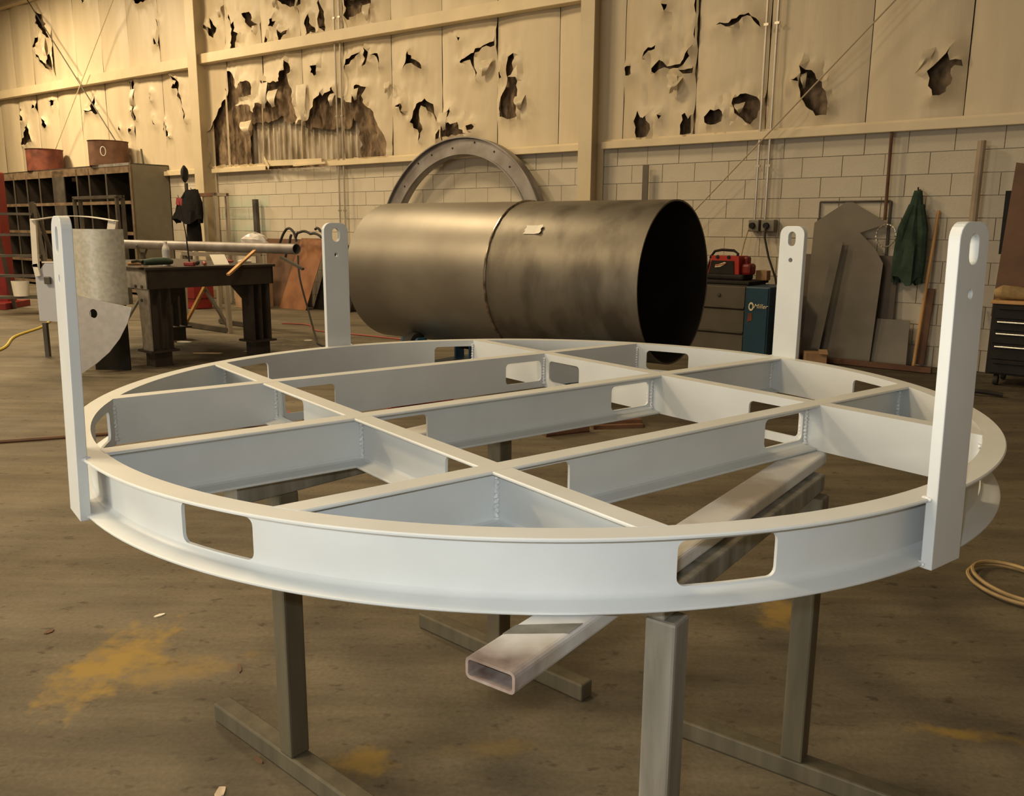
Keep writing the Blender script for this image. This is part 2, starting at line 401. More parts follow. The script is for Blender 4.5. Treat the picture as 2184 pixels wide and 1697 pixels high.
for c in cells:
    jit = random.uniform(-0.0025, 0.0025)
    if -6.95 < c[0] < -5.85 and 1.05 < c[1] < 1.87:
        o = link('block', green, wall); o.location = (c[0], 0.007 - jit, c[1])
    elif c in pick:
        o = link('block', full, wall); o.location = (c[0], 0.007 - jit, c[1])
    else: rest.box((c[0], -0.007 + jit, c[1]), (BL - 0.005, 0.03, CH - 0.005))
tag(rest.wbuild('far_blocks', M['block'], wall), kind='stuff')
TEARS_LEFT = [
  [(-13.68,5.86),(-13.36,5.73),(-13.29,5.44),(-13.16,5.23),(-13.34,5.32),(-13.51,5.44),(-13.68,5.61)],
  [(-13.86,5.34),(-13.65,5.34),(-13.84,5.17),(-14.07,5.09)],
  [(-13.21,5.0),(-13.16,4.59),(-13.38,4.64),(-13.91,4.98),(-13.85,5.0),(-13.41,4.74)],
  [(-11.41,3.91),(-11.25,3.53),(-11.4,3.55),(-11.51,3.62),(-11.88,3.59),(-11.84,3.65),(-11.51,3.65)],
  [(-9.91,4.05),(-9.69,4.04),(-9.82,3.62),(-9.76,3.31),(-9.87,3.32),(-10.0,3.51),(-9.88,3.67)],
  [(-8.4,4.06),(-8.15,3.87),(-8.13,3.69),(-7.95,3.13),(-8.01,3.25),(-8.2,3.76),(-8.36,3.79),(-8.35,3.84),(-8.21,3.85)],
  [(-14.99,3.96),(-14.84,3.67),(-15.02,3.68)],
  [(-14.64,3.57),(-14.51,3.18),(-15.1,3.11),(-14.94,3.36)],
  [(-13.83,3.67),(-13.66,3.48),(-13.77,3.42),(-13.93,3.5)],
  [(-8.75,3.24),(-8.67,3.07),(-8.59,2.94),(-8.71,2.95),(-8.8,3.08)],
  [(-9.15,3.29),(-9.08,3.18),(-9.16,3.21)],
  [(-9.49,5.48),(-8.99,5.41),(-9.34,5.37)],
  [(-11.58,5.79),(-11.42,5.75),(-11.53,5.7)],
  [(-8.8,5.04),(-8.72,4.97),(-8.79,4.91)],
  [(-8.92,4.73),(-8.84,4.6),(-8.94,4.61)],
  [(-14.33,3.98),(-14.22,3.9),(-14.35,3.89)],
  [(-13.46,3.99),(-13.23,3.99),(-13.38,3.86)],
  [(-9.16,3.78),(-9.13,3.63),(-9.19,3.68)],
  [(-10.43,3.25),(-10.37,3.18),(-10.44,3.18)],
  [(-10.09,3.2),(-10.01,3.16),(-10.06,3.1)],
  [(-10.18,2.79),(-10.1,2.69),(-10.22,2.7)]]
TEARS_MID = [
  [(-6.98,4.8),(-6.86,4.63),(-6.97,4.48),(-7.09,4.57),(-7.21,4.72),(-7.0,4.63)],
  [(-6.08,4.75),(-5.88,4.75),(-5.79,4.6),(-5.7,4.54),(-5.82,4.52),(-5.78,4.42),(-5.9,4.53),(-5.99,4.65)],
  [(-6.47,4.8),(-6.38,4.62),(-6.32,4.73),(-6.31,4.5),(-6.19,4.45),(-6.28,4.32),(-6.24,4.19),(-6.37,4.2),(-6.46,4.34),(-6.39,4.48)],
  [(-5.43,4.88),(-4.42,4.73),(-4.6,4.65),(-4.78,4.66),(-5.05,4.79)],
  [(-5.33,4.56),(-5.2,4.65),(-5.26,4.53),(-5.13,4.5),(-5.27,4.43),(-5.37,4.46)],
  [(-5.15,4.42),(-5.04,4.31),(-4.88,4.34),(-4.9,4.28),(-5.1,4.19),(-5.16,4.3)],
  [(-4.35,4.52),(-4.27,4.32),(-4.15,4.2),(-4.3,4.24),(-4.45,4.19),(-4.38,4.3),(-4.45,4.42)],
  [(-4.1,4.68),(-4.02,4.54),(-3.95,4.37),(-3.98,4.2),(-4.06,4.26),(-4.09,4.45)],
  [(-3.54,4.59),(-2.9,4.5),(-2.94,4.41),(-3.11,4.36),(-3.25,4.33),(-3.47,4.3),(-3.54,4.37),(-3.47,4.46)],
  [(-6.68,4.27),(-6.58,4.23),(-6.63,4.2)],
  [(-5.45,4.32),(-5.39,4.21),(-5.49,4.21)],
  [(-4.31,3.74),(-4.17,3.74),(-4.18,3.65),(-4.25,3.59),(-4.33,3.65)],
  [(-3.59,3.61),(-3.56,3.71),(-3.37,3.79),(-3.15,3.84),(-3.17,3.81),(-3.38,3.72),(-3.53,3.61)],
  [(-3.07,3.86),(-3.02,3.8),(-3.03,3.68),(-3.14,3.61),(-3.06,3.71)],
  [(-2.94,3.75),(-2.83,3.76),(-2.79,3.58),(-2.85,3.71)],
  [(-2.18,3.71),(-2.09,3.6),(-1.92,3.5),(-1.92,3.45),(-2.13,3.55),(-2.31,3.49),(-2.22,3.62)],
  [(-2.03,3.0),(-1.89,3.06),(-1.72,2.97),(-1.65,2.73),(-1.7,2.83),(-1.82,2.93),(-1.95,2.97),(-2.0,2.85),(-1.93,2.65),(-1.99,2.49),(-2.02,2.65),(-2.16,2.76),(-2.09,2.86)],
  [(-1.65,2.63),(-1.48,2.69),(-1.25,2.7),(-1.23,2.61),(-1.09,2.54),(-1.48,2.53),(-1.66,2.5)],
  [(-1.23,3.47),(-1.02,3.55),(-0.86,3.6),(-0.65,3.66),(-0.64,3.79),(-0.63,3.61),(-0.83,3.6),(-0.97,3.5),(-0.92,3.23),(-0.97,3.37),(-1.02,3.47),(-1.21,3.45)],
  [(-0.42,3.42),(-0.29,3.47),(-0.3,3.41),(-0.31,3.21),(-0.4,3.18),(-0.39,3.28)],
  [(-0.42,3.17),(-0.25,3.18),(-0.24,3.03),(-0.25,2.85),(-0.2,2.7),(-0.4,2.68),(-0.55,2.72),(-0.55,2.88),(-0.46,3.0)],
  [(-0.57,3.27),(-0.51,3.27),(-0.49,3.2),(-0.55,3.19)],
  [(-1.29,3.81),(-1.21,3.77),(-1.24,3.73)],
  [(-1.07,2.64),(-1.0,2.66),(-0.99,2.59),(-1.05,2.58)],
  [(-2.3,3.02),(-2.27,2.87),(-2.31,2.9)],
  [(-2.53,3.01),(-2.34,3.03),(-2.34,3.0)],
  [(-1.53,2.79),(-1.41,2.92),(-1.4,2.85),(-1.48,2.74)]]
TEAR_BIG = [
  [(-7.27,2.36),(-7.28,2.94),(-7.06,3.09),(-6.94,3.25),(-6.83,3.4),(-6.69,3.46),(-6.63,3.91),(-6.5,3.87),(-6.4,3.75),(-6.34,3.59),(-6.19,3.69),(-6.03,3.69),(-5.92,3.63),(-5.94,3.46),(-6.24,3.43),(-6.37,3.32),(-6.02,3.31),(-5.91,3.17),(-5.85,3.32),(-5.64,3.28),(-5.52,3.33),(-5.56,3.49),(-5.63,3.65),(-5.42,3.6),(-5.16,3.6),(-5.16,3.68),(-5.03,3.76),(-5.0,3.96),(-4.91,3.85),(-4.84,3.74),(-4.93,3.63),(-4.87,3.46),(-4.82,3.24),(-4.78,3.06),(-4.74,2.89),(-4.7,2.97),(-4.49,2.95),(-4.38,3.04),(-4.25,3.24),(-4.1,3.34),(-4.08,3.28),(-3.89,3.34),(-3.82,3.39),(-3.75,3.24),(-3.64,3.2),(-3.59,3.24),(-3.55,3.15),(-3.42,3.13),(-3.34,3.36),(-3.23,3.36),(-3.08,3.32),(-3.15,3.2),(-3.11,3.1),(-2.98,3.01),(-2.88,2.85),(-2.72,2.62),(-2.68,2.46),(-2.69,2.31)]]
SIDING_GAP = [
  [(-6.16,3.03),(-5.93,3.03),(-5.55,3.02),(-5.27,3.08),(-5.23,2.98),(-4.87,2.93),(-4.57,2.82),(-3.94,2.82),(-3.62,2.78),(-3.52,2.94),(-3.39,2.84),(-3.36,2.34),(-6.2,2.31),(-6.21,2.8)]]
TEARS_RIGHT = [
  [(1.81,3.74),(1.87,3.73),(1.85,3.66)],
  [(1.61,3.2),(1.65,3.31),(1.75,3.32),(1.74,3.28),(1.66,3.27)],
  [(1.7,3.08),(1.8,3.16),(1.9,3.08),(2.06,3.09),(2.16,3.23),(2.17,3.16),(2.06,3.04),(1.88,3.07),(1.75,3.02)],
  [(2.07,3.02),(2.21,3.03),(2.22,3.07),(2.23,2.98),(2.11,2.98)],
  [(2.46,3.44),(2.61,3.44),(2.74,3.5),(2.83,3.51),(2.95,3.41),(2.97,3.35),(2.86,3.47),(2.77,3.47),(2.63,3.4)],
  [(1.53,2.64),(1.59,2.56),(1.66,2.57),(1.72,2.42),(1.68,2.34),(1.54,2.34),(1.51,2.46)],
  [(2.1,2.55),(2.14,2.57),(2.19,2.5),(2.24,2.57),(2.26,2.34),(2.09,2.34)],
  [(2.37,2.51),(2.45,2.58),(2.55,2.58),(2.61,2.51),(2.58,2.45),(2.46,2.42),(2.39,2.45)],
  [(2.73,2.67),(2.79,2.71),(2.91,2.69),(3.01,2.63),(3.03,2.56),(2.99,2.46),(2.93,2.39),(2.86,2.42),(2.75,2.52)],
  [(3.43,2.92),(3.54,2.87),(3.65,2.75),(3.73,2.55),(3.72,2.43),(3.61,2.43),(3.5,2.53),(3.45,2.67)],
  [(3.34,2.8),(3.42,2.81),(3.43,2.77)],
  [(4.62,2.75),(4.8,2.95),(4.8,2.83),(4.9,2.82),(4.91,2.77),(4.85,2.78),(4.82,2.71),(4.83,2.62),(4.8,2.55),(4.69,2.53),(4.64,2.62)],
  [(1.34,3.12),(1.42,3.14),(1.43,3.05),(1.35,3.04)],
  [(1.81,2.57),(1.85,2.56),(1.83,2.52)],
  [(2.2,3.74),(2.25,3.73),(2.25,3.32),(2.25,3.07),(2.22,3.32)]]
SEAMS = [-21.0, -20.3, -19.3, -18.25, -17.2, -16.2, -15.22, -14.2, -13.17, -12.14, -11.03, -9.96, -8.82, -7.72, -6.69, -5.67, -4.64, -3.63, -2.6, -1.6, -0.615, 0.374, 1.31, 2.24, 3.06, 4.08, 4.95, 5.95, 6.95, 7.95, 9.0]
ZTOP = 7.4
def clip_poly(poly, x0, x1, z0, z1):
    def cl(P, ins, inter):
        out = []
        for i in range(len(P)):
            a, b = P[i - 1], P[i]
            if ins(b):
                if not ins(a): out.append(inter(a, b))
                out.append(b)
            elif ins(a): out.append(inter(a, b))
        return out
    def ix(x): return lambda a, b: (x, a[1] + (b[1] - a[1]) * (x - a[0]) / (b[0] - a[0]))
    def iz(z): return lambda a, b: (a[0] + (b[0] - a[0]) * (z - a[1]) / (b[1] - a[1]), z)
    P = cl(poly, lambda p: p[0] >= x0, ix(x0)); P = cl(P, lambda p: p[0] <= x1, ix(x1)) if P else P
    P = cl(P, lambda p: p[1] >= z0, iz(z0)) if P else P; P = cl(P, lambda p: p[1] <= z1, iz(z1)) if P else P
    return P
def ragged(poly, amp=0.018):
    out = []; n = len(poly)
    for i in range(n):
        a, b = Vector(poly[i]), Vector(poly[(i + 1) % n]); out.append(tuple(a)); L = (b - a).length
        k = int(L / 0.07)
        if k >= 1:
            nrm = Vector((-(b - a).y, (b - a).x)).normalized()
            for j in range(1, k + 1):
                out.append(tuple(a.lerp(b, j / (k + 1)) + nrm * random.uniform(-amp, amp)))
    return out
def seg_dist(p, loop):
    best = 9.0
    for i in range(len(loop)):
        a, b = loop[i - 1], loop[i]; dx, dy = b[0] - a[0], b[1] - a[1]; L = dx * dx + dy * dy
        t = 0 if L == 0 else max(0, min(1, ((p[0] - a[0]) * dx + (p[1] - a[1]) * dy) / L))
        best = min(best, math.hypot(p[0] - a[0] - t * dx, p[1] - a[1] - t * dy))
    return best
ALL_TEARS = [ragged(t) for t in TEARS_LEFT + TEARS_MID + TEAR_BIG + TEARS_RIGHT]
LZ = 2.29
def make_panel(x0, x1, idx):
    x0i, x1i = x0 + 0.004, x1 - 0.004
    holes = []
    for T in ALL_TEARS:
        if max(p[0] for p in T) < x0 or min(p[0] for p in T) > x1: continue
        c = clip_poly(T, x0i + 0.02, x1i - 0.02, LZ + 0.03, ZTOP - 0.1)
        q = []
        for p in c:
            if not q or math.hypot(p[0] - q[-1][0], p[1] - q[-1][1]) > 0.004: q.append(p)
        if len(q) >= 3: holes.append(q)
    vis = -16.5 < x0 < 6
    st = 0.052 if vis else 0.4
    zt = ZTOP
    outline = []
    nx = max(2, int((x1i - x0i) / st)); nz = max(2, int((zt - LZ) / st))
    outline += [(x0i + (x1i - x0i) * i / nx, LZ) for i in range(nx)]
    outline += [(x1i, LZ + (zt - LZ) * i / nz) for i in range(nz)]
    outline += [(x1i - (x1i - x0i) * i / nx, zt) for i in range(nx)]
    outline += [(x0i, zt - (zt - LZ) * i / nz) for i in range(nz)]
    extra = []
    for i in range(1, nx):
        for j in range(1, nz):
            p = (x0i + (x1i - x0i) * (i + random.uniform(-.2, .2)) / nx, LZ + (zt - LZ) * (j + random.uniform(-.2, .2)) / nz)
            if p[1] > 6.4 and (i + j) % 3: continue
            if any(in_poly(p, h) for h in holes): continue
            extra.append(p)
    P, T, Bd = cdt_sheet(outline, holes, extra)
    vs = []
    for (x, z) in P:
        u = (x - x0) / (x1 - x0)
        d = 0.045 * math.sin(math.pi * max(0, min(1, u))) ** 0.5 + 0.012 * noise.noise(Vector((x * 2.2, z * 0.8, idx)))
        d += 0.006 * math.sin(x * 60 + 3 * noise.noise(Vector((x * 3, z, 4)))) * max(0, noise.noise(Vector((x * 1.3, z * 0.9, 9))))
        for h in holes:
            bx0 = min(p[0] for p in h) - .36; bx1 = max(p[0] for p in h) + .36; bz0 = min(p[1] for p in h) - .36; bz1 = max(p[1] for p in h) + .36
            if bx0 < x < bx1 and bz0 < z < bz1:
                e = seg_dist((x, z), h)
                if e < 0.16:
                    k = 1 - e / 0.16
                    d += 0.085 * k * k * (0.35 + 0.9 * abs(noise.noise(Vector((x * 7, z * 7, idx)))))
                if e < 0.34:
                    k = 1 - e / 0.34
                    d += k * (0.020 * noise.noise(Vector((x * 13, z * 4.5, idx + 3))) + 0.007 * math.sin(x * 48 + 4 * noise.noise(Vector((x * 2, z * 2, 7)))))
        vs.append((x, d, z))
    b = MB(); b.v = vs; b.f = [list(t) for t in T]; b.sm = [True] * len(T)
    return b.wbuild('insulation_panel', M['sheet'], wall)
for i in range(len(SEAMS) - 1): make_panel(SEAMS[i], SEAMS[i + 1], i)

# the wool behind the facing, with the gap that shows bare siding
def batt(x0, x1, z0, z1, st, hole):
    nx = int((x1 - x0) / st); nz = int((z1 - z0) / st)
    out = [(x0, z0), (x1, z0), (x1, z1), (x0, z1)]
    ex = [(x0 + (x1 - x0) * i / nx, z0 + (z1 - z0) * j / nz) for i in range(1, nx) for j in range(1, nz)]
    ex = [(a + random.uniform(-.3, .3) * st, c + random.uniform(-.3, .3) * st) for a, c in ex]
    ex = [p for p in ex if not any(in_poly(p, h) for h in hole)]
    P, T, Bd = cdt_sheet(out, hole, ex)
    b = MB()
    for (x, z) in P:
        d = -0.065 + 0.05 * noise.noise(Vector((x * 6, z * 3, 1))) + 0.03 * noise.noise(Vector((x * 17, z * 11, 5)))
        b.v.append((x, min(d, -0.005), z))
    b.f = [list(t) for t in T]; b.sm = [True] * len(T)
    return b
gap = [ragged(SIDING_GAP[0], 0.03)]
gap = [clip_poly(gap[0], -7.6, -2.2, 2.345, 6)]
bo = batt(-7.7, -2.2, 2.25, 4.25, 0.06, gap).wbuild('insulation_batt', M['batt'], wall); tag(bo, kind='stuff')
b2 = MB()
for (x0, x1, z0, z1) in ((-21, -7.7, 2.25, ZTOP), (-7.7, -2.2, 4.25, ZTOP), (-2.2, 9.0, 2.25, ZTOP)):
    q = batt(x0, x1, z0, z1, 0.09 if x0 > -10 else 0.12, []); b2.add(q.v, q.f, True)
tag(b2.wbuild('insulation_batt', M['batt'], wall), kind='stuff')
# ribbed siding sheets
w = 0.30
x = -7.7
while x < -2.2:
    prof = [(0, 0), (0.05, 0), (0.065, 0.035), (0.10, 0.035), (0.115, 0), (0.19, 0), (0.205, 0.035), (0.24, 0.035), (0.255, 0), (0.30, 0)]
    b = MB(); vs = [(x + a, -0.19 + h, 2.25) for a, h in prof] + [(x + a, -0.19 + h, ZTOP) for a, h in prof]
    k = len(prof); b.add(vs, [(i, i + 1, k + i + 1, k + i) for i in range(k - 1)])
    b.wbuild('siding_sheet', M['siding'], wall); x += w
bb = MB(); bb.box((-14.35, -0.2, 4.85), (13.3, 0.02, 5.2)); bb.box((3.4, -0.2, 4.85), (11.2, 0.02, 5.2)); bb.wbuild('siding_back', M['siding'], wall)

# torn strips of facing that hang in front of the tears
def flap(s, z, wd, ln, sw, curl, lean):
    b = MB(); n = 7; vs = []
    for i in range(n + 1):
        t = i / n; ww = wd * (1 - 0.75 * t ** 1.3)
        dd = 0.06 + curl * math.sin(t * 2.6) ; zz = z - ln * t * (1 - 0.25 * t); ss = s + lean * t + sw * math.sin(3 * t)
        vs += [(ss - ww / 2, dd + 0.02 * math.sin(5 * t), zz), (ss, dd + 0.025, zz - .01), (ss + ww / 2, dd - 0.01, zz + 0.01)]
    fs = []
    for i in range(n): fs += [(3 * i, 3 * i + 1, 3 * i + 4, 3 * i + 3), (3 * i + 1, 3 * i + 2, 3 * i + 5, 3 * i + 4)]
    b.add(vs, fs, True); o = b.wbuild('torn_facing_strip', M['sheet_back'], wall)
for a in ((-5.60, 3.62, 0.20, 0.55, 0.03, 0.06, 0.02), (-5.36, 3.48, 0.24, 0.36, 0.02, 0.08, 0.06), (-4.62, 3.50, 0.24, 0.75, 0.02, 0.05, 0.05), (-6.15, 3.05, 0.3, 0.3, 0.05, 0.1, 0.1),
          (-3.85, 3.30, 0.12, 0.25, 0.02, 0.07, 0.0), (-3.35, 3.32, 0.14, 0.22, 0.03, 0.06, 0.05), (-2.65, 3.35, 0.10, 0.2, 0.04, 0.05, 0), (-0.2, 2.95, 0.16, 0.22, 0.02, 0.08, 0.02),
          (-1.55, 2.85, 0.16, 0.32, 0.02, 0.06, 0.05), (-0.75, 3.45, 0.2, 0.28, 0.03, 0.08, -0.04), (-6.75, 5.0, 0.12, 0.3, 0.03, 0.05, 0.05), (-5.2, 4.9, 0.12, 0.25, 0.03, 0.06, 0.03),
          (-3.05, 4.45, 0.15, 0.3, 0.02, 0.06, 0.05), (2.02, 2.95, 0.16, 0.22, 0.02, 0.09, -0.05), (1.95, 3.0, 0.12, 0.25, 0.03, 0.07, 0.08), (4.62, 2.95, 0.10, 0.28, 0.03, 0.08, -0.1), (2.78, 2.62, 0.12, 0.14, 0.02, 0.07, 0.02),
          (3.45, 2.85, 0.06, 0.2, 0.02, 0.08, 0.03), (-13.5, 5.3, 0.18, 0.5, 0.04, 0.06, 0.1), (-9.85, 3.9, 0.14, 0.4, 0.02, 0.05, -0.02)):
    flap(*a)

# ---------------- steel frame of the hall: columns, girts, sill angles, rods
def w_column(s, wdt, label):
    b = MB(); d0, d1 = 0.03, 0.29
    b.box((0, (d0 + d1) / 2, HT / 2), (0.010, d1 - d0, HT)); b.box((0, d1, HT / 2), (wdt, 0.014, HT)); b.box((0, d0, HT / 2), (wdt, 0.014, HT))
    o = b.wbuild('steel_column', M['column'], None, s)
    return tag(o, label, 'column', 'tan steel columns', None)
w_column(-7.30, 0.27, 'tan steel column beside the pigeonhole rack')
w_column(0.97, 0.19, 'tan steel column above the rolled steel shell')
def girt(name, s0, z0, s1, z1, h, dep, label, cat, m='girt'):
    b = MB(); a = Vector((s0, 0, z0)); c = Vector((s1, 0, z1))
    for (zz, dd0, dd1, t) in ((h / 2, 0.05, dep, 0.006), (-h / 2, 0.05, dep, 0.006)):
        b.bar((s0, (dd0 + dd1) / 2, z0 + zz), (s1, (dd0 + dd1) / 2, z1 + zz), dd1 - dd0, t)
    b.bar((s0, dep, z0), (s1, dep, z1), 0.007, h)
    b.bar((s0, 0.055, z0 + h / 2 + 0.015), (s1, 0.055, z1 + h / 2 + 0.015), 0.007, 0.03)
    o = b.wbuild(name, M[m]); return tag(o, label, cat)
girt('wall_girt', -7.42, 4.155, 0.86, 3.985, 0.15, 0.19, 'long tan girt across the torn insulation between the columns', 'beam')
girt('wall_girt', -18.0, 4.33, -7.45, 4.13, 0.17, 0.19, 'tan girt on the insulation above the pigeonhole rack', 'beam')
girt('wall_girt', -18.5, 6.32, -7.45, 6.0, 0.18, 0.19, 'uppermost tan girt in the top left corner', 'beam')
girt('sill_girt', -7.15, 2.262, -5.55, 2.258, 0.065, 0.13, 'short tan sill on the blocks beside the rack column', 'beam')
girt('sill_girt', -3.95, 2.262, 0.86, 2.262, 0.068, 0.13, 'tan sill on the blocks behind the leaning steel ring', 'beam')
girt('sill_girt', 1.09, 2.27, 8.9, 2.262, 0.075, 0.12, 'tan sill on the blocks right of the column', 'beam')
girt('sill_girt', -17.0, 2.27, -7.45, 2.27, 0.075, 0.12, 'tan sill on the blocks behind the pigeonhole rack', 'beam')
# the bent, pulled-off piece of sill
b = MB(); b.bar((-5.55, 0.12, 2.33), (-4.05, 0.16, 2.30), 0.006, 0.09); b.bar((-5.55, 0.09, 2.29), (-4.05, 0.13, 2.26), 0.07, 0.006)
b.bar((-5.62, 0.10, 2.42), (-5.40, 0.17, 2.25), 0.006, 0.07); b.bar((-4.75, 0.15, 2.265), (-3.95, 0.15, 2.275), 0.05, 0.03)
o = b.wbuild('bent_sill', M['girt']); tag(o, 'bent loose piece of tan sill hanging off the block top', 'sill')
def rod(name, a, c, r, label, cat='rod', m='girt'):
    b = MB(); b.tube([WP(*a), WP(*c)], r, 8); return tag(b.build(name, M[m]), label, cat)
rod('brace_rod', (4.62, 0.24, 3.66), (2.2, 0.24, 1.30), 0.008, 'thin diagonal brace rod running down the wall right of the column', m='rod_tan')
rod('brace_rod', (-14.3, 0.24, 6.65), (-10.3, 0.24, 2.94), 0.012, 'thin diagonal brace rod running down to the brown drum', m='steel')
rod('brace_rod', (-9.2, 0.27, 6.1), (-13.1, 0.27, 2.75), 0.009, 'faint diagonal brace rod crossing the other one at upper left')
def conduits(pairs, z0, z1, labels, g):
    for (s, l) in zip(pairs, labels):
        b = MB(); b.tube([(s, 0.10, z0), (s, 0.10, z1)], 0.014, 10)
        z = z0 + 0.55
        while z < z1 - .1:
            b.box((s, 0.10, z), (0.05, 0.03, 0.025)); z += 1.4
        o = b.wbuild('conduit', M['conduit']); tag(o, l, 'conduit', g)
conduits((-3.72, -3.60), 1.0, HT, ('left conduit of the pair beside the big tear', 'right conduit of the pair beside the big tear'), 'conduits beside the big tear')
conduits((3.045, 3.16), 1.41, HT, ('left conduit of the pair above the outlet boxes', 'right conduit of the pair above the outlet boxes'), 'conduits above the outlet boxes')
for (s, l, sz) in ((3.045, 'smaller grey outlet box under the left conduit', 0.115), (3.20, 'larger grey outlet box with a black plug', 0.145)):
    t = wthing('outlet_box', l, 'outlet', s, 0.0, 1.345)
    b = MB(); b.box((0, -0.07, 0), (sz, 0.10, 0.125), None, 0.008); b.build('box_body', M['outlet'], t)
    b = MB(); b.lathe([(0, 0.03), (0.03, 0.03), (0.033, 0.0)], 16, Matrix.Translation((-0.01, -0.12, 0)) @ Matrix.Rotation(math.pi / 2, 4, 'X')); b.build('plug', M['black'], t)
b = MB(); b.tube([WP(3.19, 0.14, 1.33), WP(3.20, 0.17, 1.22), WP(3.26, 0.18, 1.02), WP(3.36, 0.2, 0.80), WP(3.42, 0.25, 0.6)], 0.011, 8)
tag(b.build('power_cord', M['rubber']), 'black power cord hanging from the larger outlet box', 'cord')
b = MB(); b.tube([WP(3.0, 0.14, 1.30), WP(2.97, 0.16, 1.15), WP(2.95, 0.2, 0.95), WP(2.93, 0.3, 0.9)], 0.006, 6)
tag(b.build('thin_cord', M['leather']), 'thin tan cord hanging from the smaller outlet box', 'cord')
b = MB(); b.tube([WP(4.36, 0.09, 2.27), WP(4.37, 0.09, 1.40)], 0.016, 8); tag(b.build('rusty_pipe', M['rust']), 'thin rusty pipe running down from the sill', 'pipe')
b = MB(); b.tube([WP(5.15, 0.12, 2.10), WP(5.145, 0.12, 0.0)], 0.035, 10); tag(b.build('wall_post', M['dull_post']), 'round tan post standing behind the front right lug', 'post')

# ================================================================== the painted ring frame on its trestles
RO, ZT, DEP = 1.05, 0.8873, 0.1118
ZB = ZT - DEP; FW = 0.042; TW = 0.006; TF = 0.006
TH = math.radians(38.836)
UA = Vector((math.cos(TH), math.sin(TH), 0)); NA = Vector((-math.sin(TH), math.cos(TH), 0))
frame = thing('ring_frame', 'round grey-painted steel frame with crossed channels and four upright lugs', 'steel frame', (0, 0, 0))
def flange_prof(top, drop=0.0):
    # (x outwards from the back of the web, z): tapered flange with a fillet to the web
    z = (ZT - drop) if top else (ZB + drop); s = -1 if top else 1
    p = [(0, z), (FW - 0.002, z), (FW, z + s * 0.002), (FW, z + s * 0.0045), (FW - 0.0015, z + s * 0.0058), (TW + 0.010, z + s * 0.0098), (TW + 0.004, z + s * 0.0125), (TW, z + s * 0.018), (0, z + s * 0.018)]
    return p if not top else p[::-1]
HZ0, HZ1, HR = 0.797, 0.865, 0.013
# rolled rim: flanges point outwards
rim = MB(); RI = RO - FW
for top in (True, False):
    rim.lathe([(RI + x, z) for x, z in flange_prof(top, 0.0007)], 180, closed=True)
HOLES = [TH + math.radians(k * 90 + s) for k in range(4) for s in (22.6, -22.6)]
zz0, zz1 = ZB + 0.0187, ZT - 0.0187; n = 192; hw = math.radians(4.45)
A0 = TH - math.pi                                     # the seam of the roll hides behind a lug
out = [(A0 + 2 * math.pi * i / n, zz0) for i in range(n + 1)] + [(A0 + 2 * math.pi * (n - i) / n, zz1) for i in range(n + 1)]
rim_holes = []
for h in HOLES:
    c = A0 + (h - A0) % (2 * math.pi); hole = [(c + x / RO, z) for x, z in rrect(-hw * RO, hw * RO, HZ0, HZ1, HR)]; h2 = []
    for i in range(len(hole)):
        a, b_ = hole[i], hole[(i + 1) % len(hole)]; m_ = max(1, int(abs(a[0] - b_[0]) / 0.03))
        h2 += [(a[0] + (b_[0] - a[0]) * j / m_, a[1] + (b_[1] - a[1]) * j / m_) for j in range(m_)]
    rim_holes.append(h2)
ex = [(A0 + 2 * math.pi * (i + .5) / n, zz0 + (zz1 - zz0) * q) for i in range(n) for q in (0.12, 0.5, 0.88)]
ex = [p for p in ex if not any(in_poly(p, h) for h in rim_holes)]
plate(rim, out, rim_holes, TW, lambda x, y, h: Vector(((RI + h) * math.cos(x), (RI + h) * math.sin(x), y)), ex, True)
rim.build('rim_channel', M['paint'], frame)
# straight channels: centre offset of the flange, direction, side the flanges point to
RC = RI + 0.002
def cross_channel(ax, off, axis, perp, sgn, hole_at, drop):
    """web back at off - sgn*FW/2, flanges pointing along sgn*perp"""
    b = MB(); base = off - sgn * FW / 2
    for top in (True, False):
        pr = flange_prof(top, drop); k = len(pr); vs = []
        for e in (-1, 1):
            for x, z in pr:
                y = base + sgn * x; xe = math.sqrt(RC * RC - y * y)
                vs.append(axis * (e * xe) + perp * y + Vector((0, 0, z)))
        b.add(vs, [list(range(k)), list(range(k, 2 * k))[::-1]] + [(i, k + i, k + (i + 1) % k, (i + 1) % k) for i in range(k)])
    xe = math.sqrt(RC * RC - base * base) - 0.001
    holes = [rrect(h - 0.0735, h + 0.0735, HZ0, HZ1, HR) for h in hole_at]
    plate(b, [(-xe, ZB + 0.018 + drop), (xe, ZB + 0.018 + drop), (xe, ZT - 0.018 - drop), (-xe, ZT - 0.018 - drop)], holes, TW, lambda x, y, h: axis * x + perp * (base + sgn * h) + Vector((0, 0, y)))
    return b.build('cross_channel', M['paint'], frame)
for off, sg in ((0.488, 1), (-0.008, -1), (-0.489, -1)): cross_channel('a', off * RO, UA, NA, sg, (0.345 * RO, -0.362 * RO), 0.0)
for off, sg in ((-0.4686, -1), (0.4466, 1)): cross_channel('b', off * RO, NA, UA, sg, (0.374 * RO, -0.386 * RO), 0.00035)
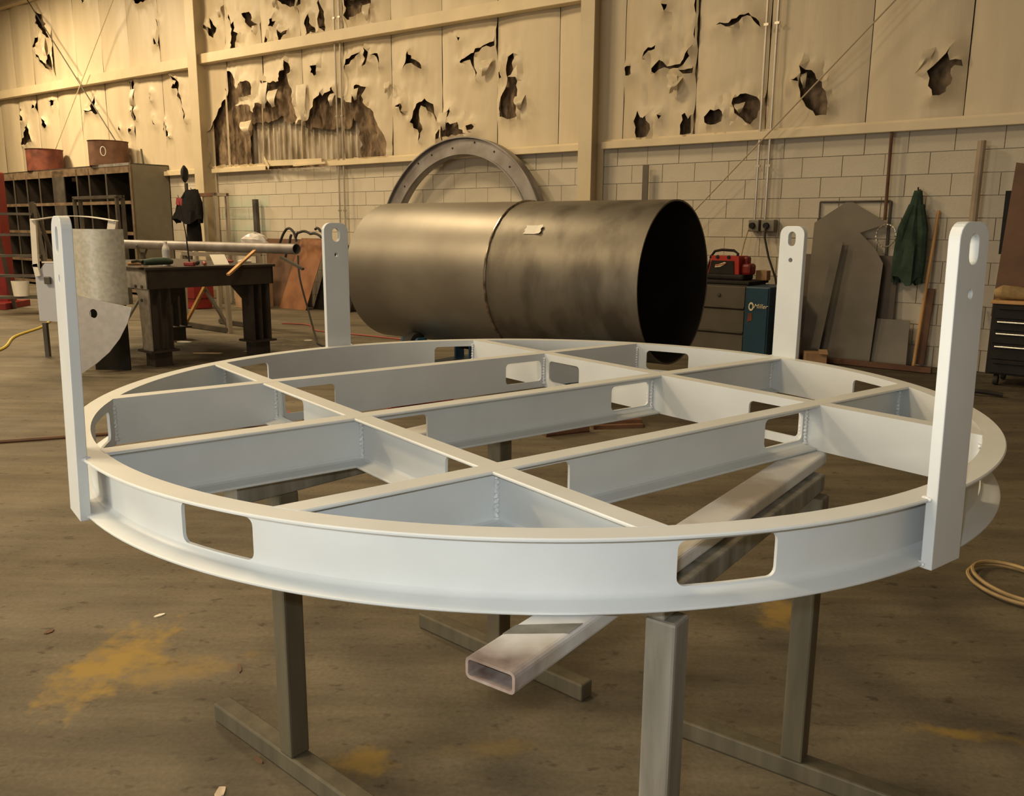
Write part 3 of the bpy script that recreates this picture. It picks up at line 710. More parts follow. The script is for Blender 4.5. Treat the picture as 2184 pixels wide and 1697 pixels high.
# lugs
def lug(ang, lean=0.0):
    b = MB(); nr = Vector((math.cos(ang), math.sin(ang), 0)); tg = Vector((-nr.y, nr.x, 0)); z0, z1, hw, r = 0.772, 1.306, 0.045, 0.028
    out = [(-hw, z0), (hw, z0)] + [(hw - r + r * math.cos(math.radians(t)), z1 - r + r * math.sin(math.radians(t))) for t in range(0, 91, 15)] + [(-hw + r + r * math.cos(math.radians(t)), z1 - r + r * math.sin(math.radians(t))) for t in range(90, 181, 15)]
    slot = rrect(-0.0135, 0.0135, 1.243, 1.288, 0.0134, 6)
    hole = [(0.007 * math.cos(t * math.pi / 8), 1.199 + 0.007 * math.sin(t * math.pi / 8)) for t in range(16)]
    plate(b, out, [slot, hole], 0.018, lambda x, y, h: nr * (1.0445 + h - lean * max(0.0, y - 0.80) / 0.5) + tg * x + Vector((0, 0, y)))
    o = b.build('lifting_lug', M['paint'], frame)
    md = o.modifiers.new('bevel', 'BEVEL'); md.width = 0.0015; md.segments = 2; md.limit_method = 'ANGLE'; md.angle_limit = math.radians(60)
    return o
for a, ln in ((38.2, 0.0), (130.0, 0.0), (-141.3, 0.013), (-51.5, 0.011)): lug(math.radians(a), ln)
# weld beads down the inside corners and at the lugs
def bead_mesh():
    b = MB(); n = 26
    b.tube([(0.0012 * math.sin(i * 1.9), 0.0012 * math.cos(i * 2.3), -0.041 + 0.082 * i / n) for i in range(n + 1)], [0.0042 + 0.0011 * math.sin(i * 2.2) for i in range(n + 1)], 7)
    b.lathe([(0, 0.004), (0.006, 0.003), (0.0085, 0), (0.006, -0.003), (0, -0.004)], 10, Matrix.Translation((0, 0, -0.043)))
    return b.mesh('weld_bead', M['weld'])
BEAD = bead_mesh()
def bead(p, sc=1.0):
    o = link('weld_bead', BEAD, frame); o.location = (p.x, p.y, (ZT + ZB) / 2); o.scale = (sc, sc, 1); return o
AW = [(0.488 * RO - FW / 2, 1), (-0.008 * RO + FW / 2, -1), (-0.489 * RO + FW / 2, -1)]
BW = [(-0.4686 * RO + FW / 2, -1), (0.4466 * RO - FW / 2, 1)]
for (ya, sa) in AW:
    for (xb, sb) in BW:
        for ea in (0, 1):
            for eb in (0, 1):
                yy = ya + sa * TW * ea + (1 if ea == (sa > 0) else -1) * 0.003; xx = xb + sb * TW * eb + (1 if eb == (sb > 0) else -1) * 0.003
                bead(UA * xx + NA * yy)
for (ya, sa) in AW:
    for e in (-1, 1):
        for q in (0, 1):
            yy = ya + sa * TW * q + (1 if q == (sa > 0) else -1) * 0.003; bead(UA * (e * (math.sqrt(RI * RI - yy * yy) - 0.002)) + NA * yy)
for (xb, sb) in BW:
    for e in (-1, 1):
        for q in (0, 1):
            xx = xb + sb * TW * q + (1 if q == (sb > 0) else -1) * 0.003; bead(UA * xx + NA * (e * (math.sqrt(RI * RI - xx * xx) - 0.002)))
for a in (38.2, 130.0, -141.3, -51.5):
    a = math.radians(a); nr = Vector((math.cos(a), math.sin(a), 0)); tg = Vector((-nr.y, nr.x, 0))
    for e in (-1, 1):
        for z in (ZT - 0.003, ZB + 0.003):
            b = MB(); p = nr * 1.0455 + tg * (e * 0.0455)
            b.tube([p - nr * 0.008 + Vector((0, 0, z)), p + Vector((0, 0, z)), p + nr * 0.006 + Vector((0, 0, z))], [0.0045, 0.0055, 0.003], 8)
            b.build('weld_bead', M['weld'], frame)

# trestles
def hollow_bar(mb, a, b_, w, h, t):
    """open rectangular tube with rounded corners"""
    a, b_ = Vector(a), Vector(b_); d = (b_ - a).normalized(); s = d.cross(Vector((0, 0, 1))).normalized()
    o = rrect(-w / 2, w / 2, -h / 2, h / 2, 0.007, 3); i = rrect(-w / 2 + t, w / 2 - t, -h / 2 + t, h / 2 - t, 0.004, 3); k = len(o)
    vs = []
    for P in (a, b_):
        for L in (o, i): vs += [P + s * x + Vector((0, 0, z)) for x, z in L]
    fs = []
    for j in range(k):
        j2 = (j + 1) % k
        fs += [(j, j2, 2 * k + j2, 2 * k + j), (k + j, 3 * k + j, 3 * k + j2, k + j2), (j, k + j, k + j2, j2), (2 * k + j, 2 * k + j2, 3 * k + j2, 3 * k + j)]
    mb.add(vs, fs); return mb
def trestle(label, p_near, p_far, over0, over1, m_near, m_far, shift):
    a, c = Vector((*p_near, 0)), Vector((*p_far, 0)); d = (c - a).normalized(); q = Vector((d.y, -d.x, 0))
    t = thing('steel_trestle', label, 'trestle', (a + c) / 2); inv = -(a + c) / 2
    zb = 0.705
    b = MB(); b.bar(a - d * over0 - q * shift + inv + Vector((0, 0, 0.725)), c + d * over1 - q * shift + inv + Vector((0, 0, 0.725)), 0.058, 0.0405, bev=0.004); b.build('top_rail', M['trestle_grey'], t)
    for p, m in ((a, m_near), (c, m_far)):
        rot = Matrix.Rotation(math.atan2(d.y, d.x), 3, 'Z')
        b = MB(); b.box(p + inv + Vector((0, 0, (0.05 + zb) / 2)), (0.052, 0.052, zb - 0.05), rot, 0.005); b.build('post', M[m], t)
        b = MB(); b.bar(p - q * 0.335 + inv + Vector((0, 0, 0.026)), p + q * 0.335 + inv + Vector((0, 0, 0.026)), 0.05, 0.05, bev=0.005); b.build('foot', M['trestle'], t)
    return d, q
d1, q1 = trestle('worn steel trestle under the right side of the ring, near post close to camera', (0.215, -0.89), (0.643, -0.264), 0.025, 0.05, 'trestle_grey', 'trestle', 0.022)
d2, q2 = trestle('worn brown trestle under the left side of the ring', (-0.562, -0.289), (-0.091, 0.268), 0.13, 0.10, 'trestle', 'trestle', 0)
def tube_mat(d):
    """grey overspray that fades out towards the bare rusty end of the tube"""
    m = bpy.data.materials.new('oversprayed_tube'); m.use_nodes = True; nt = m.node_tree; b = nt.nodes['Principled BSDF']; N = nt.nodes.new; Lk = nt.links.new
    tc = N('ShaderNodeTexCoord'); dp = N('ShaderNodeVectorMath'); dp.operation = 'DOT_PRODUCT'; dp.inputs[1].default_value = d; Lk(tc.outputs['Object'], dp.inputs[0])
    nz = N('ShaderNodeTexNoise'); nz.inputs['Scale'].default_value = 16; nz.inputs['Detail'].default_value = 5; Lk(tc.outputs['Object'], nz.inputs['Vector'])
    ad = N('ShaderNodeMath'); ad.operation = 'MULTIPLY_ADD'; ad.inputs[1].default_value = 0.09; Lk(nz.outputs['Fac'], ad.inputs[0]); Lk(dp.outputs['Value'], ad.inputs[2])
    mr = N('ShaderNodeMapRange'); mr.inputs['From Min'].default_value = 0.05; mr.inputs['From Max'].default_value = 0.125; Lk(ad.outputs[0], mr.inputs['Value'])
    n2 = N('ShaderNodeTexNoise'); n2.inputs['Scale'].default_value = 5; n2.inputs['Detail'].default_value = 6; Lk(tc.outputs['Object'], n2.inputs['Vector'])
    r1 = N('ShaderNodeValToRGB'); r1.color_ramp.elements[0].position = 0.36; r1.color_ramp.elements[0].color = (0.33, 0.285, 0.23, 1); r1.color_ramp.elements[1].position = 0.52; r1.color_ramp.elements[1].color = (0.55, 0.545, 0.535, 1); Lk(n2.outputs['Fac'], r1.inputs[0])
    r2 = N('ShaderNodeValToRGB'); r2.color_ramp.elements[0].position = 0.35; r2.color_ramp.elements[0].color = (0.13, 0.085, 0.065, 1); r2.color_ramp.elements[1].position = 0.65; r2.color_ramp.elements[1].color = (0.27, 0.21, 0.18, 1); Lk(nz.outputs['Fac'], r2.inputs[0])
    mx = N('ShaderNodeMix'); mx.data_type = 'RGBA'; Lk(mr.outputs[0], mx.inputs[0]); Lk(r2.outputs[0], mx.inputs[6]); Lk(r1.outputs[0], mx.inputs[7])
    Lk(mx.outputs[2], b.inputs['Base Color']); b.inputs['Roughness'].default_value = 0.5
    return m
def spray_tube(a, c, label, w=0.075):
    d = (c - a).normalized()
    t = thing('rectangular_tube', label, 'steel tube', a); L = (c - a).length
    b = MB(); hollow_bar(b, d * 0.0, d * L, w, 0.0295, 0.004); b.build('tube_body', tube_mat(d), t)
    b = MB(); b.bar(d * 0.10, d * 0.105, w - 0.009, 0.0205); b.build('shade_plug', M['rubber'], t)  # black plug standing in for the shade inside the tube
    return t
dt = Vector((0.5645, 0.8254, 0))
spray_tube(Vector((-0.0465, -1.180, 0.7605)), Vector((-0.0465, -1.180, 0.7605)) + dt * 1.275, 'grey oversprayed rectangular tube poking out below the front of the ring')
a = Vector((-0.562, -0.289, 0)) - d2 * 0.15 + q2 * 0.0
spray_tube(a + Vector((0, 0, 0.7605)), a + d2 * 1.02 + Vector((0, 0, 0.7605)), 'oversprayed rectangular tube on the brown trestle at left')
# strip left bare of spray by a bar that lay there
ft = bpy.data.objects['rectangular_tube']; o0 = Vector((-0.0465, -1.180, 0.7605)); b = MB()
_q = Vector((dt.y, -dt.x, 0)); STRIP = [o0 + dt * u_ + _q * v_ for u_, v_ in ((0.0717, -0.034), (0.125, 0.0345), (0.1605, 0.0345), (0.103, -0.0345))]
vs = [Vector((p.x, p.y, 0.7751)) - o0 for p in STRIP] + [Vector((p.x, p.y, 0.7756)) - o0 for p in STRIP]
b.add(vs, [(4, 5, 6, 7), (0, 1, 5, 4), (1, 2, 6, 5), (2, 3, 7, 6), (3, 0, 4, 7)])
b.build('bare_strip', M['trestle_grey'], ft)

# ================================================================== rolled shell on turning rolls
CYR = 0.6
PHI = 0.598; CA = Vector((math.cos(PHI), -math.sin(PHI), 0)); CE = Vector((1.041, 4.179, 0.909)); CLEN = 2.81
CM = Matrix.Translation(CE) @ CA.to_track_quat('Z', 'Y').to_matrix().to_4x4()      # local z along the axis, 0 at the open right end
shell = thing('rolled_steel_shell', 'large rolled steel shell of two courses with an open dark end', 'steel shell', CE)
SI = Matrix.Translation(-CE) @ CM
def course(z0, z1, n=96):
    b = MB(); b.lathe([(CYR, z0), (CYR, z1), (CYR - 0.012, z1), (CYR - 0.012, z0)], n, SI, closed=True); return b
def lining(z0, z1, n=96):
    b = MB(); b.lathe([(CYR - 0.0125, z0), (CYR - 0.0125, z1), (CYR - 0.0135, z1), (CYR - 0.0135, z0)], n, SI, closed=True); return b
course(-1.297, 0.0).build('shell_course', M['mill'], shell)
M['mill2'] = mat('bright_mill_steel', (0.31, 0.285, 0.24), 0.46, 0.75, 0, 1.6, col2=(0.23, 0.205, 0.17), bump=0.05, bscale=14, lo=0.34, hi=0.66)
course(-CLEN, -1.303).build('shell_course', M['mill2'], shell)
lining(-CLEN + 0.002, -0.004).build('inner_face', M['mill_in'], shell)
M['seam'] = mat('ground_weld', (0.5, 0.43, 0.35), 0.25, 0.9, 0, 20, col2=(0.2, 0.15, 0.11))
b = MB(); n = 120
b.tube([SI @ Vector(((CYR + 0.002) * math.cos(2 * math.pi * i / n), (CYR + 0.002) * math.sin(2 * math.pi * i / n), -1.30 + 0.002 * math.sin(i * 1.7))) for i in range(n + 1)], 0.012, 8, cap=False)
b.build('girth_weld', M['seam'], shell)
# paper tag on the shell
ang_tag = None
b = MB(); vs = []
up = Vector((0, 0, 1)); side = CA.cross(up); side = side if side.y < 0 else -side
for i in range(5):
    for j in range(4):
        a = math.radians(35 + i * 1.9); ax = -1.02 + j * 0.05 + 0.01 * (i % 2)
        vs.append(CA * ax + (side * math.cos(a) + up * math.sin(a)) * (CYR + 0.004 + (0.01 if j == 3 else 0)))
b.add(vs, [(i * 4 + j, i * 4 + j + 1, i * 4 + j + 5, i * 4 + j + 4) for i in range(4) for j in range(3)]); b.build('paper_tag', M['paper'], shell)
# turning rolls
def roll_stand(ax, label):
    c = CE + CA * ax; t = thing('turning_roll', label, 'turning roll', (c.x, c.y, 0), math.atan2(CA.y, CA.x))
    b = MB(); b.box((0, 0, 0.06), (0.26, 1.05, 0.10), None, 0.01); b.box((0, 0.52, 0.05), (0.34, 0.14, 0.10), None, 0.01); b.box((0, -0.52, 0.05), (0.34, 0.14, 0.10), None, 0.01); b.build('base', M['blue_roll'], t)
    for e in (-1, 1):
        wx = 0.36 * e; wz = 0.909 - math.sqrt((0.6 + 0.11) ** 2 - 0.36 ** 2)
        b = MB(); b.lathe([(0.0, -0.05), (0.085, -0.05), (0.11, -0.045), (0.11, 0.045), (0.085, 0.05), (0.0, 0.05)], 28, Matrix.Translation((0, wx, wz)) @ Matrix.Rotation(math.pi / 2, 4, 'Y')); b.build('roller', M['rubber'], t)
        b = MB(); b.lathe([(0.0, -0.056), (0.07, -0.056), (0.07, 0.056), (0.0, 0.056)], 20, Matrix.Translation((0, wx, wz)) @ Matrix.Rotation(math.pi / 2, 4, 'Y')); b.build('hub', M['lit_plate'], t)
        b = MB(); b.box((0.085, wx, 0.10 + wz / 2 - 0.03), (0.02, 0.12, wz)); b.box((-0.085, wx, 0.10 + wz / 2 - 0.03), (0.02, 0.12, wz)); b.build('bracket', M['blue_roll'], t)
roll_stand(-0.62, 'blue turning roll under the open end of the steel shell')
roll_stand(-2.25, 'blue turning roll under the left end of the steel shell')

# ================================================================== leaning steel ring
ring = wthing('leaning_steel_ring', 'grey curved steel ring leaning on the wall behind the shell', 'steel ring', -0.97, 0.42, 0.99)
tilt = Matrix.Rotation(math.radians(-5), 4, 'X')
RM = tilt @ Matrix.Rotation(math.pi / 2, 4, 'X')
a0, a1 = math.radians(-38), math.radians(218)
b = MB(); b.lathe([(1.485, 0.0), (1.485, 0.012), (1.262, 0.012), (1.262, 0.0)], 96, RM, closed=True, a0=a0, a1=a1); b.build('ring_plate', M['steel_blue'], ring)
b = MB(); b.lathe([(1.485, -0.10), (1.485, 0.06), (1.47, 0.06), (1.47, -0.10)], 96, RM, closed=True, a0=a0, a1=a1); b.build('outer_band', M['steel_blue'], ring)
b = MB(); b.lathe([(1.277, -0.10), (1.277, 0.03), (1.262, 0.03), (1.262, -0.10)], 96, RM, closed=True, a0=a0, a1=a1); b.build('inner_band', M['steel_blue'], ring)
for i, a in enumerate((52, 66, 81, 97, 113, 124, 140, 155)):
    p = Matrix.Rotation(math.radians(a), 4, 'Z') @ Vector((1.39 + 0.03 * ((i * 7) % 3 - 1), 0, 0.013))
    b = MB(); b.lathe([(0, 0.002), (0.014, 0.002), (0.014, 0.0)], 10, RM @ Matrix.Translation(p)); b.build('bolt_hole', M['black'], ring)

# ================================================================== steel plates and tools along the right of the wall
def lean_plate(name, poly, d_top, d_bot, m, label, cat='steel plate', t=0.008):
    """plate given by (s, z) outline, leaning: its foot d_bot off the wall, its top d_top"""
    zs = [z for _, z in poly]; z0, z1 = min(zs), max(zs); cs = sum(s for s, _ in poly) / len(poly)
    f = lambda z: d_bot + (d_top - d_bot) * (z - z0) / (z1 - z0)
    b = MB(); k = len(poly)
    vs = [(s - cs, f(z), z) for s, z in poly] + [(s - cs, f(z) + t, z) for s, z in poly]
    b.add(vs, [list(range(k)), [k + i for i in range(k)][::-1]] + [(i, (i + 1) % k, k + (i + 1) % k, k + i) for i in range(k)])
    return tag(b.wbuild(name, m, None, cs), label, cat)
M['plate_dk'] = mat('dark_plate', (0.150, 0.130, 0.100), 0.5, 0.4, 0, 2.5, col2=(0.115, 0.10, 0.078))
M['plate_br'] = mat('brown_plate', (0.115, 0.085, 0.06), 0.55, 0.3, 0, 2.5, col2=(0.085, 0.065, 0.048))
lean_plate('house_shaped_plate', [(3.72, 0.002), (4.40, 0.002), (4.42, 0.99), (4.33, 1.13), (4.17, 1.28), (4.42, 1.37), (4.07, 1.575), (4.00, 1.575), (3.71, 1.375)], 0.13, 0.28, M['plate_dk'], 'large dark steel plate with a house-shaped top leaning on the wall')
lean_plate('rectangular_plate', [(3.42, 0.002), (3.86, 0.002), (3.86, 1.06), (3.42, 1.06)], 0.06, 0.16, M['plate_br'], 'brown rectangular plate behind the house-shaped plate')
lean_plate('narrow_plate', [(4.30, 0.002), (4.54, 0.002), (4.53, 1.06), (4.30, 1.06)], 0.06, 0.13, M['plate_br'], 'narrow dark brown plate right of the house-shaped plate')
lean_plate('low_plate', [(4.36, 0.002), (4.73, 0.002), (4.71, 0.455), (4.36, 0.455)], 0.17, 0.24, M['plate_dk'], 'low square dark plate at the foot of the wall under the green jacket')
lean_plate('flat_bar', [(3.83, 0.002), (3.92, 0.002), (4.04, 1.19), (3.955, 1.19)], 0.24, 0.38, M['steel'], 'flat steel bar leaning on the house-shaped plate')
fr = wthing('rod_frame', 'thin square rod frame behind the house-shaped plate', 'rod frame', 4.05, 0.030, 0)  # plain square wire frame made of thin rods
for nm, p0, p1, r in (('top_rod', (-0.34, 0, 1.585), (0.345, 0, 1.585), 0.010), ('side_rod', (-0.34, 0, 1.585), (-0.34, 0.0, 0.0), 0.010), ('side_rod', (0.345, 0, 1.585), (0.345, 0.0, 0.0), 0.014)):
    b = MB(); b.tube([p0, p1], r, 8); b.build(nm, M['steel'], fr)
b = MB(); n = 40
b.tube([WP(4.43 + 0.09 * math.cos(2 * math.pi * i / n) + 0.003 * math.sin(i), 0.22 + 0.006 * math.sin(3 * i), 1.255 + 0.105 * math.sin(2 * math.pi * i / n)) for i in range(int(n * 2.1))], 0.0065, 6)
tag(b.build('wire_coil', M['conduit']), 'pale coil of wire hanging at the corner of the house-shaped plate', 'wire coil')
b = MB(); b.box((0, 0.12, 0.99), (0.075, 0.012, 2.06)); tag(b.wbuild('flat_bar', M['steel'], None, 1.705), 'upright flat bar against the blocks behind the open end of the shell', 'flat bar')
b = MB(); b.tube([WP(4.79, 0.22, 0.0), WP(4.835, 0.05, 1.49)], 0.016, 8); tag(b.build('wooden_pole', M['wood']), 'pale wooden broom pole leaning on the wall', 'pole')
b = MB(); b.bar(WP(4.82, 0.10, 0.03), WP(4.84, 0.05, 0.76), 0.07, 0.03, up=WN); tag(b.build('dark_board', M['brown']), 'narrow dark board behind the wooden pole', 'board')
b = MB(); b.bar(WP(3.6, 0.42, 0.03), WP(5.0, 0.42, 0.03), 0.05, 0.05, bev=0.004); tag(b.build('angle_bar', M['rust']), 'rusty bar lying on the floor along the wall', 'steel bar')
b = MB(); b.bar(WP(5.18, 0.62, 0.0), WP(5.28, 0.10, 0.62), 0.02, 0.02); tag(b.build('wooden_stick', M['wood']), 'thin pale stick leaning beside the front right lug', 'stick')
lean_plate('leaning_board', [(5.40, 0.55), (5.66, 0.55), (5.92, 1.80), (5.44, 1.90)], 0.10, 0.22, M['brown'], 'brown board with a slanted edge leaning behind the tool chest', 'board', 0.018)
b = MB(); b.box((0, 0.05, 1.38), (0.11, 0.02, 0.56)); tag(b.wbuild('black_board', M['black'], None, 5.43), 'small black board on the wall left of the leaning board', 'board')

# jackets
def jacket(name, s, d, ztop, zbot, wtop, wbot, label, m, lean=0.0, hook=True):
    t = wthing(name, label, 'jacket', s, d, 0)
    b = MB(); rows = 16; cols = 18; vs = []
    for i in range(rows + 1):
        v = i / rows; z = ztop + (zbot - ztop) * v; wd = wtop + (wbot - wtop) * (v ** 0.75)
        for j in range(cols):
            a = 2 * math.pi * j / cols; fold = 1 + 0.14 * math.sin(a * 5 + 2 * v) * v + 0.06 * math.sin(a * 9 + 6 * v)
            zz = z + (0.05 * math.sin(a * 3 + 1) * v ** 3)
            vs.append((lean * v + wd / 2 * math.cos(a) * fold, -0.02 - (0.03 + 0.055 * v) * (1 + math.sin(a)) * fold, zz))
    fs = [(i * cols + j, i * cols + (j + 1) % cols, (i + 1) * cols + (j + 1) % cols, (i + 1) * cols + j) for i in range(rows) for j in range(cols)]
    fs.append(list(range(cols))); b.add(vs, fs, True); b.build('jacket_body', m, t)
    for e in (-1, 1):
        ln = (ztop - zbot)
        b = MB(); b.tube([(e * wtop * 0.45, -0.06, ztop - 0.16 * ln), (lean * .4 + e * wbot * 0.36, -0.08, ztop - 0.42 * ln), (lean * .8 + e * wbot * 0.43, -0.08, ztop - 0.75 * ln), (lean + e * wbot * 0.42, -0.07, zbot - 0.02)], [0.04, 0.052, 0.048, 0.042], 10); b.build('sleeve', m, t)
    b = MB(); b.tube([(0, 0.02, ztop + 0.01), (0, -0.06, ztop + 0.0), (0, -0.07, ztop + 0.03)], 0.008, 6); b.build('hook', M['steel'], t)
    return t
jacket('green_jacket', 4.655, 0.06, 1.675, 0.83, 0.07, 0.24, 'dark green work jacket hanging on the block wall', M['cloth_green'], -0.02)

# welding cabinet, blue machine, red charger
cab = wthing('grey_cabinet', 'low grey metal cabinet under the red jobsite radio', 'cabinet', 3.0, 0.55, 0)
b = MB(); b.box((0, 0, 0.40), (0.62, 0.46, 0.72), None, 0.006); b.build('cabinet_body', M['grey_cab'], cab)
b = MB(); b.box((0, 0, 0.775), (0.66, 0.50, 0.03), None, 0.006); b.build('cabinet_top', M['black'], cab)
for z0, z1 in ((0.515, 0.735), (0.265, 0.495), (0.06, 0.245)):
    b = MB(); b.box((0, -0.236, (z0 + z1) / 2), (0.585, 0.014, z1 - z0), None, 0.004); dr = b.build('drawer', M['grey_cab'], cab)
    b = MB(); b.box((0, -0.25, z0 + 0.012), (0.585, 0.02, 0.016)); b.build('pull_edge', M['rack'], dr)
b = MB(); b.box((-0.225, -0.2445, 0.66), (0.10, 0.004, 0.075)); b.build('sticker', M['rust_red'], cab)
b = MB(); b.lathe([(0, 0.012), (0.02, 0.010), (0.022, 0)], 14, Matrix.Translation((0.01, -0.243, 0.645)) @ Matrix.Rotation(math.pi / 2, 4, 'X')); b.build('knob', M['rack'], cab)
for x in (-0.28, 0.28):
    for y in (-0.2, 0.2):
        b = MB(); b.box((x, y, 0.02), (0.04, 0.04, 0.04)); b.build('foot', M['black'], cab)
wm = wthing('blue_welding_machine', 'blue welding machine beside the grey cabinet', 'welder', 3.46, 0.60, 0)
b = MB(); b.box((0, 0, 0.40), (0.25, 0.55, 0.70), None, 0.012); b.build('machine_body', M['blue'], wm)
b = MB(); b.box((-0.005, -0.28, 0.40), (0.23, 0.012, 0.68), None, 0.004); b.build('front_panel', M['blue'], wm)
for x in (-0.08, 0.08):
    b = MB(); b.lathe([(0, -0.02), (0.05, -0.02), (0.05, 0.02), (0, 0.02)], 16, Matrix.Translation((x, 0.0, 0.05)) @ Matrix.Rotation(math.pi / 2, 4, 'Y')); b.build('wheel', M['rubber'], wm)
def text_mesh(body, size, m, parent, mat4, name='lettering', italic=False):
    cu = bpy.data.curves.new('lettering', 'FONT'); cu.body = body; cu.size = size; cu.extrude = 0.0008; cu.align_x = 'CENTER'; cu.align_y = 'CENTER'
    if italic: cu.shear = 0.35
    tmp = bpy.data.objects.new('tmp_text', cu); COL.objects.link(tmp)
    bpy.context.view_layer.update()
    me = bpy.data.meshes.new_from_object(tmp.evaluated_get(bpy.context.evaluated_depsgraph_get()))
    bpy.data.objects.remove(tmp); me.materials.clear(); me.materials.append(m); me.transform(mat4)
    return link(name, me, parent)
FRONT = Matrix.Rotation(math.pi / 2, 4, 'X')
b = MB(); b.lathe([(0.034, 0.0), (0.034, 0.004), (0.020, 0.004), (0.020, 0.0)], 24, Matrix.Translation((-0.055, -0.2865, 0.555)) @ FRONT @ Matrix.Diagonal((0.8, 1.25, 1, 1)), closed=True); b.build('emblem', M['cream_logo'], wm)
text_mesh('Miller', 0.062, M['cream_logo'], wm, Matrix.Translation((0.04, -0.290, 0.56)) @ FRONT, italic=True)
b = MB(); b.prism([(-0.09, 0.40), (-0.04, 0.42), (-0.045, 0.49), (-0.08, 0.49)], 0.003, Matrix.Translation((0, -0.286, 0)) @ FRONT); b.build('red_sticker', M['rust_red'], wm)
rd = wthing('jobsite_radio', 'red and black jobsite radio with a roll-bar handle on the grey cabinet', 'radio', 2.98, 0.52, 0.79)
b = MB(); b.box((0, 0, 0.03), (0.44, 0.26, 0.06), None, 0.02); b.build('base', M['black'], rd)
b = MB(); b.prism([(-0.185, 0.06), (0.16, 0.06), (0.15, 0.245), (-0.15, 0.245)], 0.22, Matrix.Translation((0, 0.11, 0)) @ FRONT); b.build('case', M['red_plastic'], rd)
b = MB(); b.prism([(-0.175, 0.06), (0.11, 0.06), (0.10, 0.195), (-0.145, 0.195)], 0.012, Matrix.Translation((0, -0.108, 0)) @ FRONT); b.build('front_panel', M['black'], rd)
b = MB(); b.tube([(-0.20, -0.08, 0.05), (-0.19, -0.08, 0.21), (-0.13, -0.08, 0.29), (-0.05, -0.08, 0.305), (0.08, -0.08, 0.30), (0.125, -0.08, 0.27), (0.12, -0.09, 0.05)], 0.014, 8); b.build('handle', M['black'], rd)
for x in (-0.085, 0.04):
    b = MB(); b.lathe([(0, 0.02), (0.018, 0.018), (0.02, 0)], 12, Matrix.Translation((x, -0.10, 0.232)) @ FRONT); b.build('knob', M['black'], rd)
b = MB(); b.prism([(-0.105, 0.125), (-0.095, 0.155), (-0.06, 0.158), (0.0, 0.182), (0.02, 0.175), (0.0, 0.155), (-0.045, 0.132)], 0.003, Matrix.Translation((0, -0.1195, 0)) @ FRONT); b.build('logo_swoosh', M['cream_logo'], rd)
text_mesh('Milwaukee', 0.030, M['red_plastic'], rd, Matrix.Translation((-0.045, -0.1245, 0.155)) @ FRONT @ Matrix.Rotation(0.22, 4, 'Z'), italic=True)
b = MB(); b.box((0.215, 0.0, 0.11), (0.11, 0.16, 0.12), None, 0.03); b.box((0.19, 0.02, 0.19), (0.05, 0.1, 0.10), None, 0.02); b.build('battery', M['red'], rd)
b = MB(); b.tube([(-0.195, -0.10, 0.02), (-0.205, -0.10, 0.13), (-0.18, -0.10, 0.22)], 0.010, 6); b.build('side_cord', M['plastic_clear'], rd)
b = MB(); b.box((0, 0, 0.05), (0.12, 0.10, 0.10), None, 0.004); o = b.build('small_carton', M['card']); o.location = WP(3.305, 0.40, 0.79); o.rotation_euler = (0, 0, WANG); tag(o, 'small brown carton beside the jobsite radio', 'carton')

# tool chest at the right edge
tcx = wthing('tool_chest', 'black rolling tool chest with chrome drawer pulls at the right edge', 'tool chest', 5.95, 0.50, 0)
b = MB(); b.box((0, 0, 0.40), (0.92, 0.48, 0.60), None, 0.008); b.build('chest_body', M['black'], tcx)
b = MB(); b.box((0, 0, 0.715), (0.95, 0.51, 0.03), None, 0.006); b.build('chest_top', M['wood'], tcx)
zt = [0.69, 0.575, 0.475, 0.365, 0.23, 0.11]
for i in range(5):
    b = MB(); b.box((0, -0.245, (zt[i] + zt[i + 1]) / 2), (0.86, 0.014, zt[i] - zt[i + 1] - 0.008), None, 0.004); dr = b.build('drawer', M['black'], tcx)
    b = MB(); b.box((0, -0.262, zt[i] - 0.025), (0.82, 0.022, 0.014), None, 0.004); b.build('drawer_pull', M['chrome'] if i in (1, 2, 3) else M['black'], dr)
for x in (-0.38, 0.38):
    for y in (-0.18, 0.18):
        b = MB(); b.lathe([(0, -0.018), (0.045, -0.018), (0.05, 0), (0.045, 0.018), (0, 0.018)], 18, Matrix.Translation((x, y, 0.05)) @ Matrix.Rotation(math.pi / 2, 4, 'Y')); b.build('caster', M['rubber'], tcx)
up_ = wthing('upper_tool_box', 'smaller black tool box standing on the tool chest', 'tool box', 6.12, 0.45, 0.73)
b = MB(); b.box((0, 0, 0.20), (0.56, 0.32, 0.40), None, 0.01); b.build('box_body', M['black'], up_)
for z in (0.08, 0.19, 0.30):
    b = MB(); b.box((0, -0.165, z), (0.52, 0.012, 0.095), None, 0.004); dr = b.build('drawer', M['black'], up_)
    b = MB(); b.box((0, -0.178, z + 0.02), (0.50, 0.016, 0.012)); b.build('drawer_pull', M['chrome'], dr)
b = MB(); b.tube([(-0.16, 0, 0.055), (-0.12, -0.02, 0.065), (0.0, 0, 0.06), (0.1, 0.02, 0.05), (0.17, 0.01, 0.035)], [0.045, 0.06, 0.055, 0.045, 0.02], 12); b.box((0.12, -0.07, 0.03), (0.10, 0.04, 0.03), None, 0.012)
o = b.build('leather_glove', M['leather']); o.location = WP(5.66, 0.64, 0.73); o.rotation_euler = (0, 0, WANG); tag(o, 'tan leather glove lying on the tool chest', 'glove')
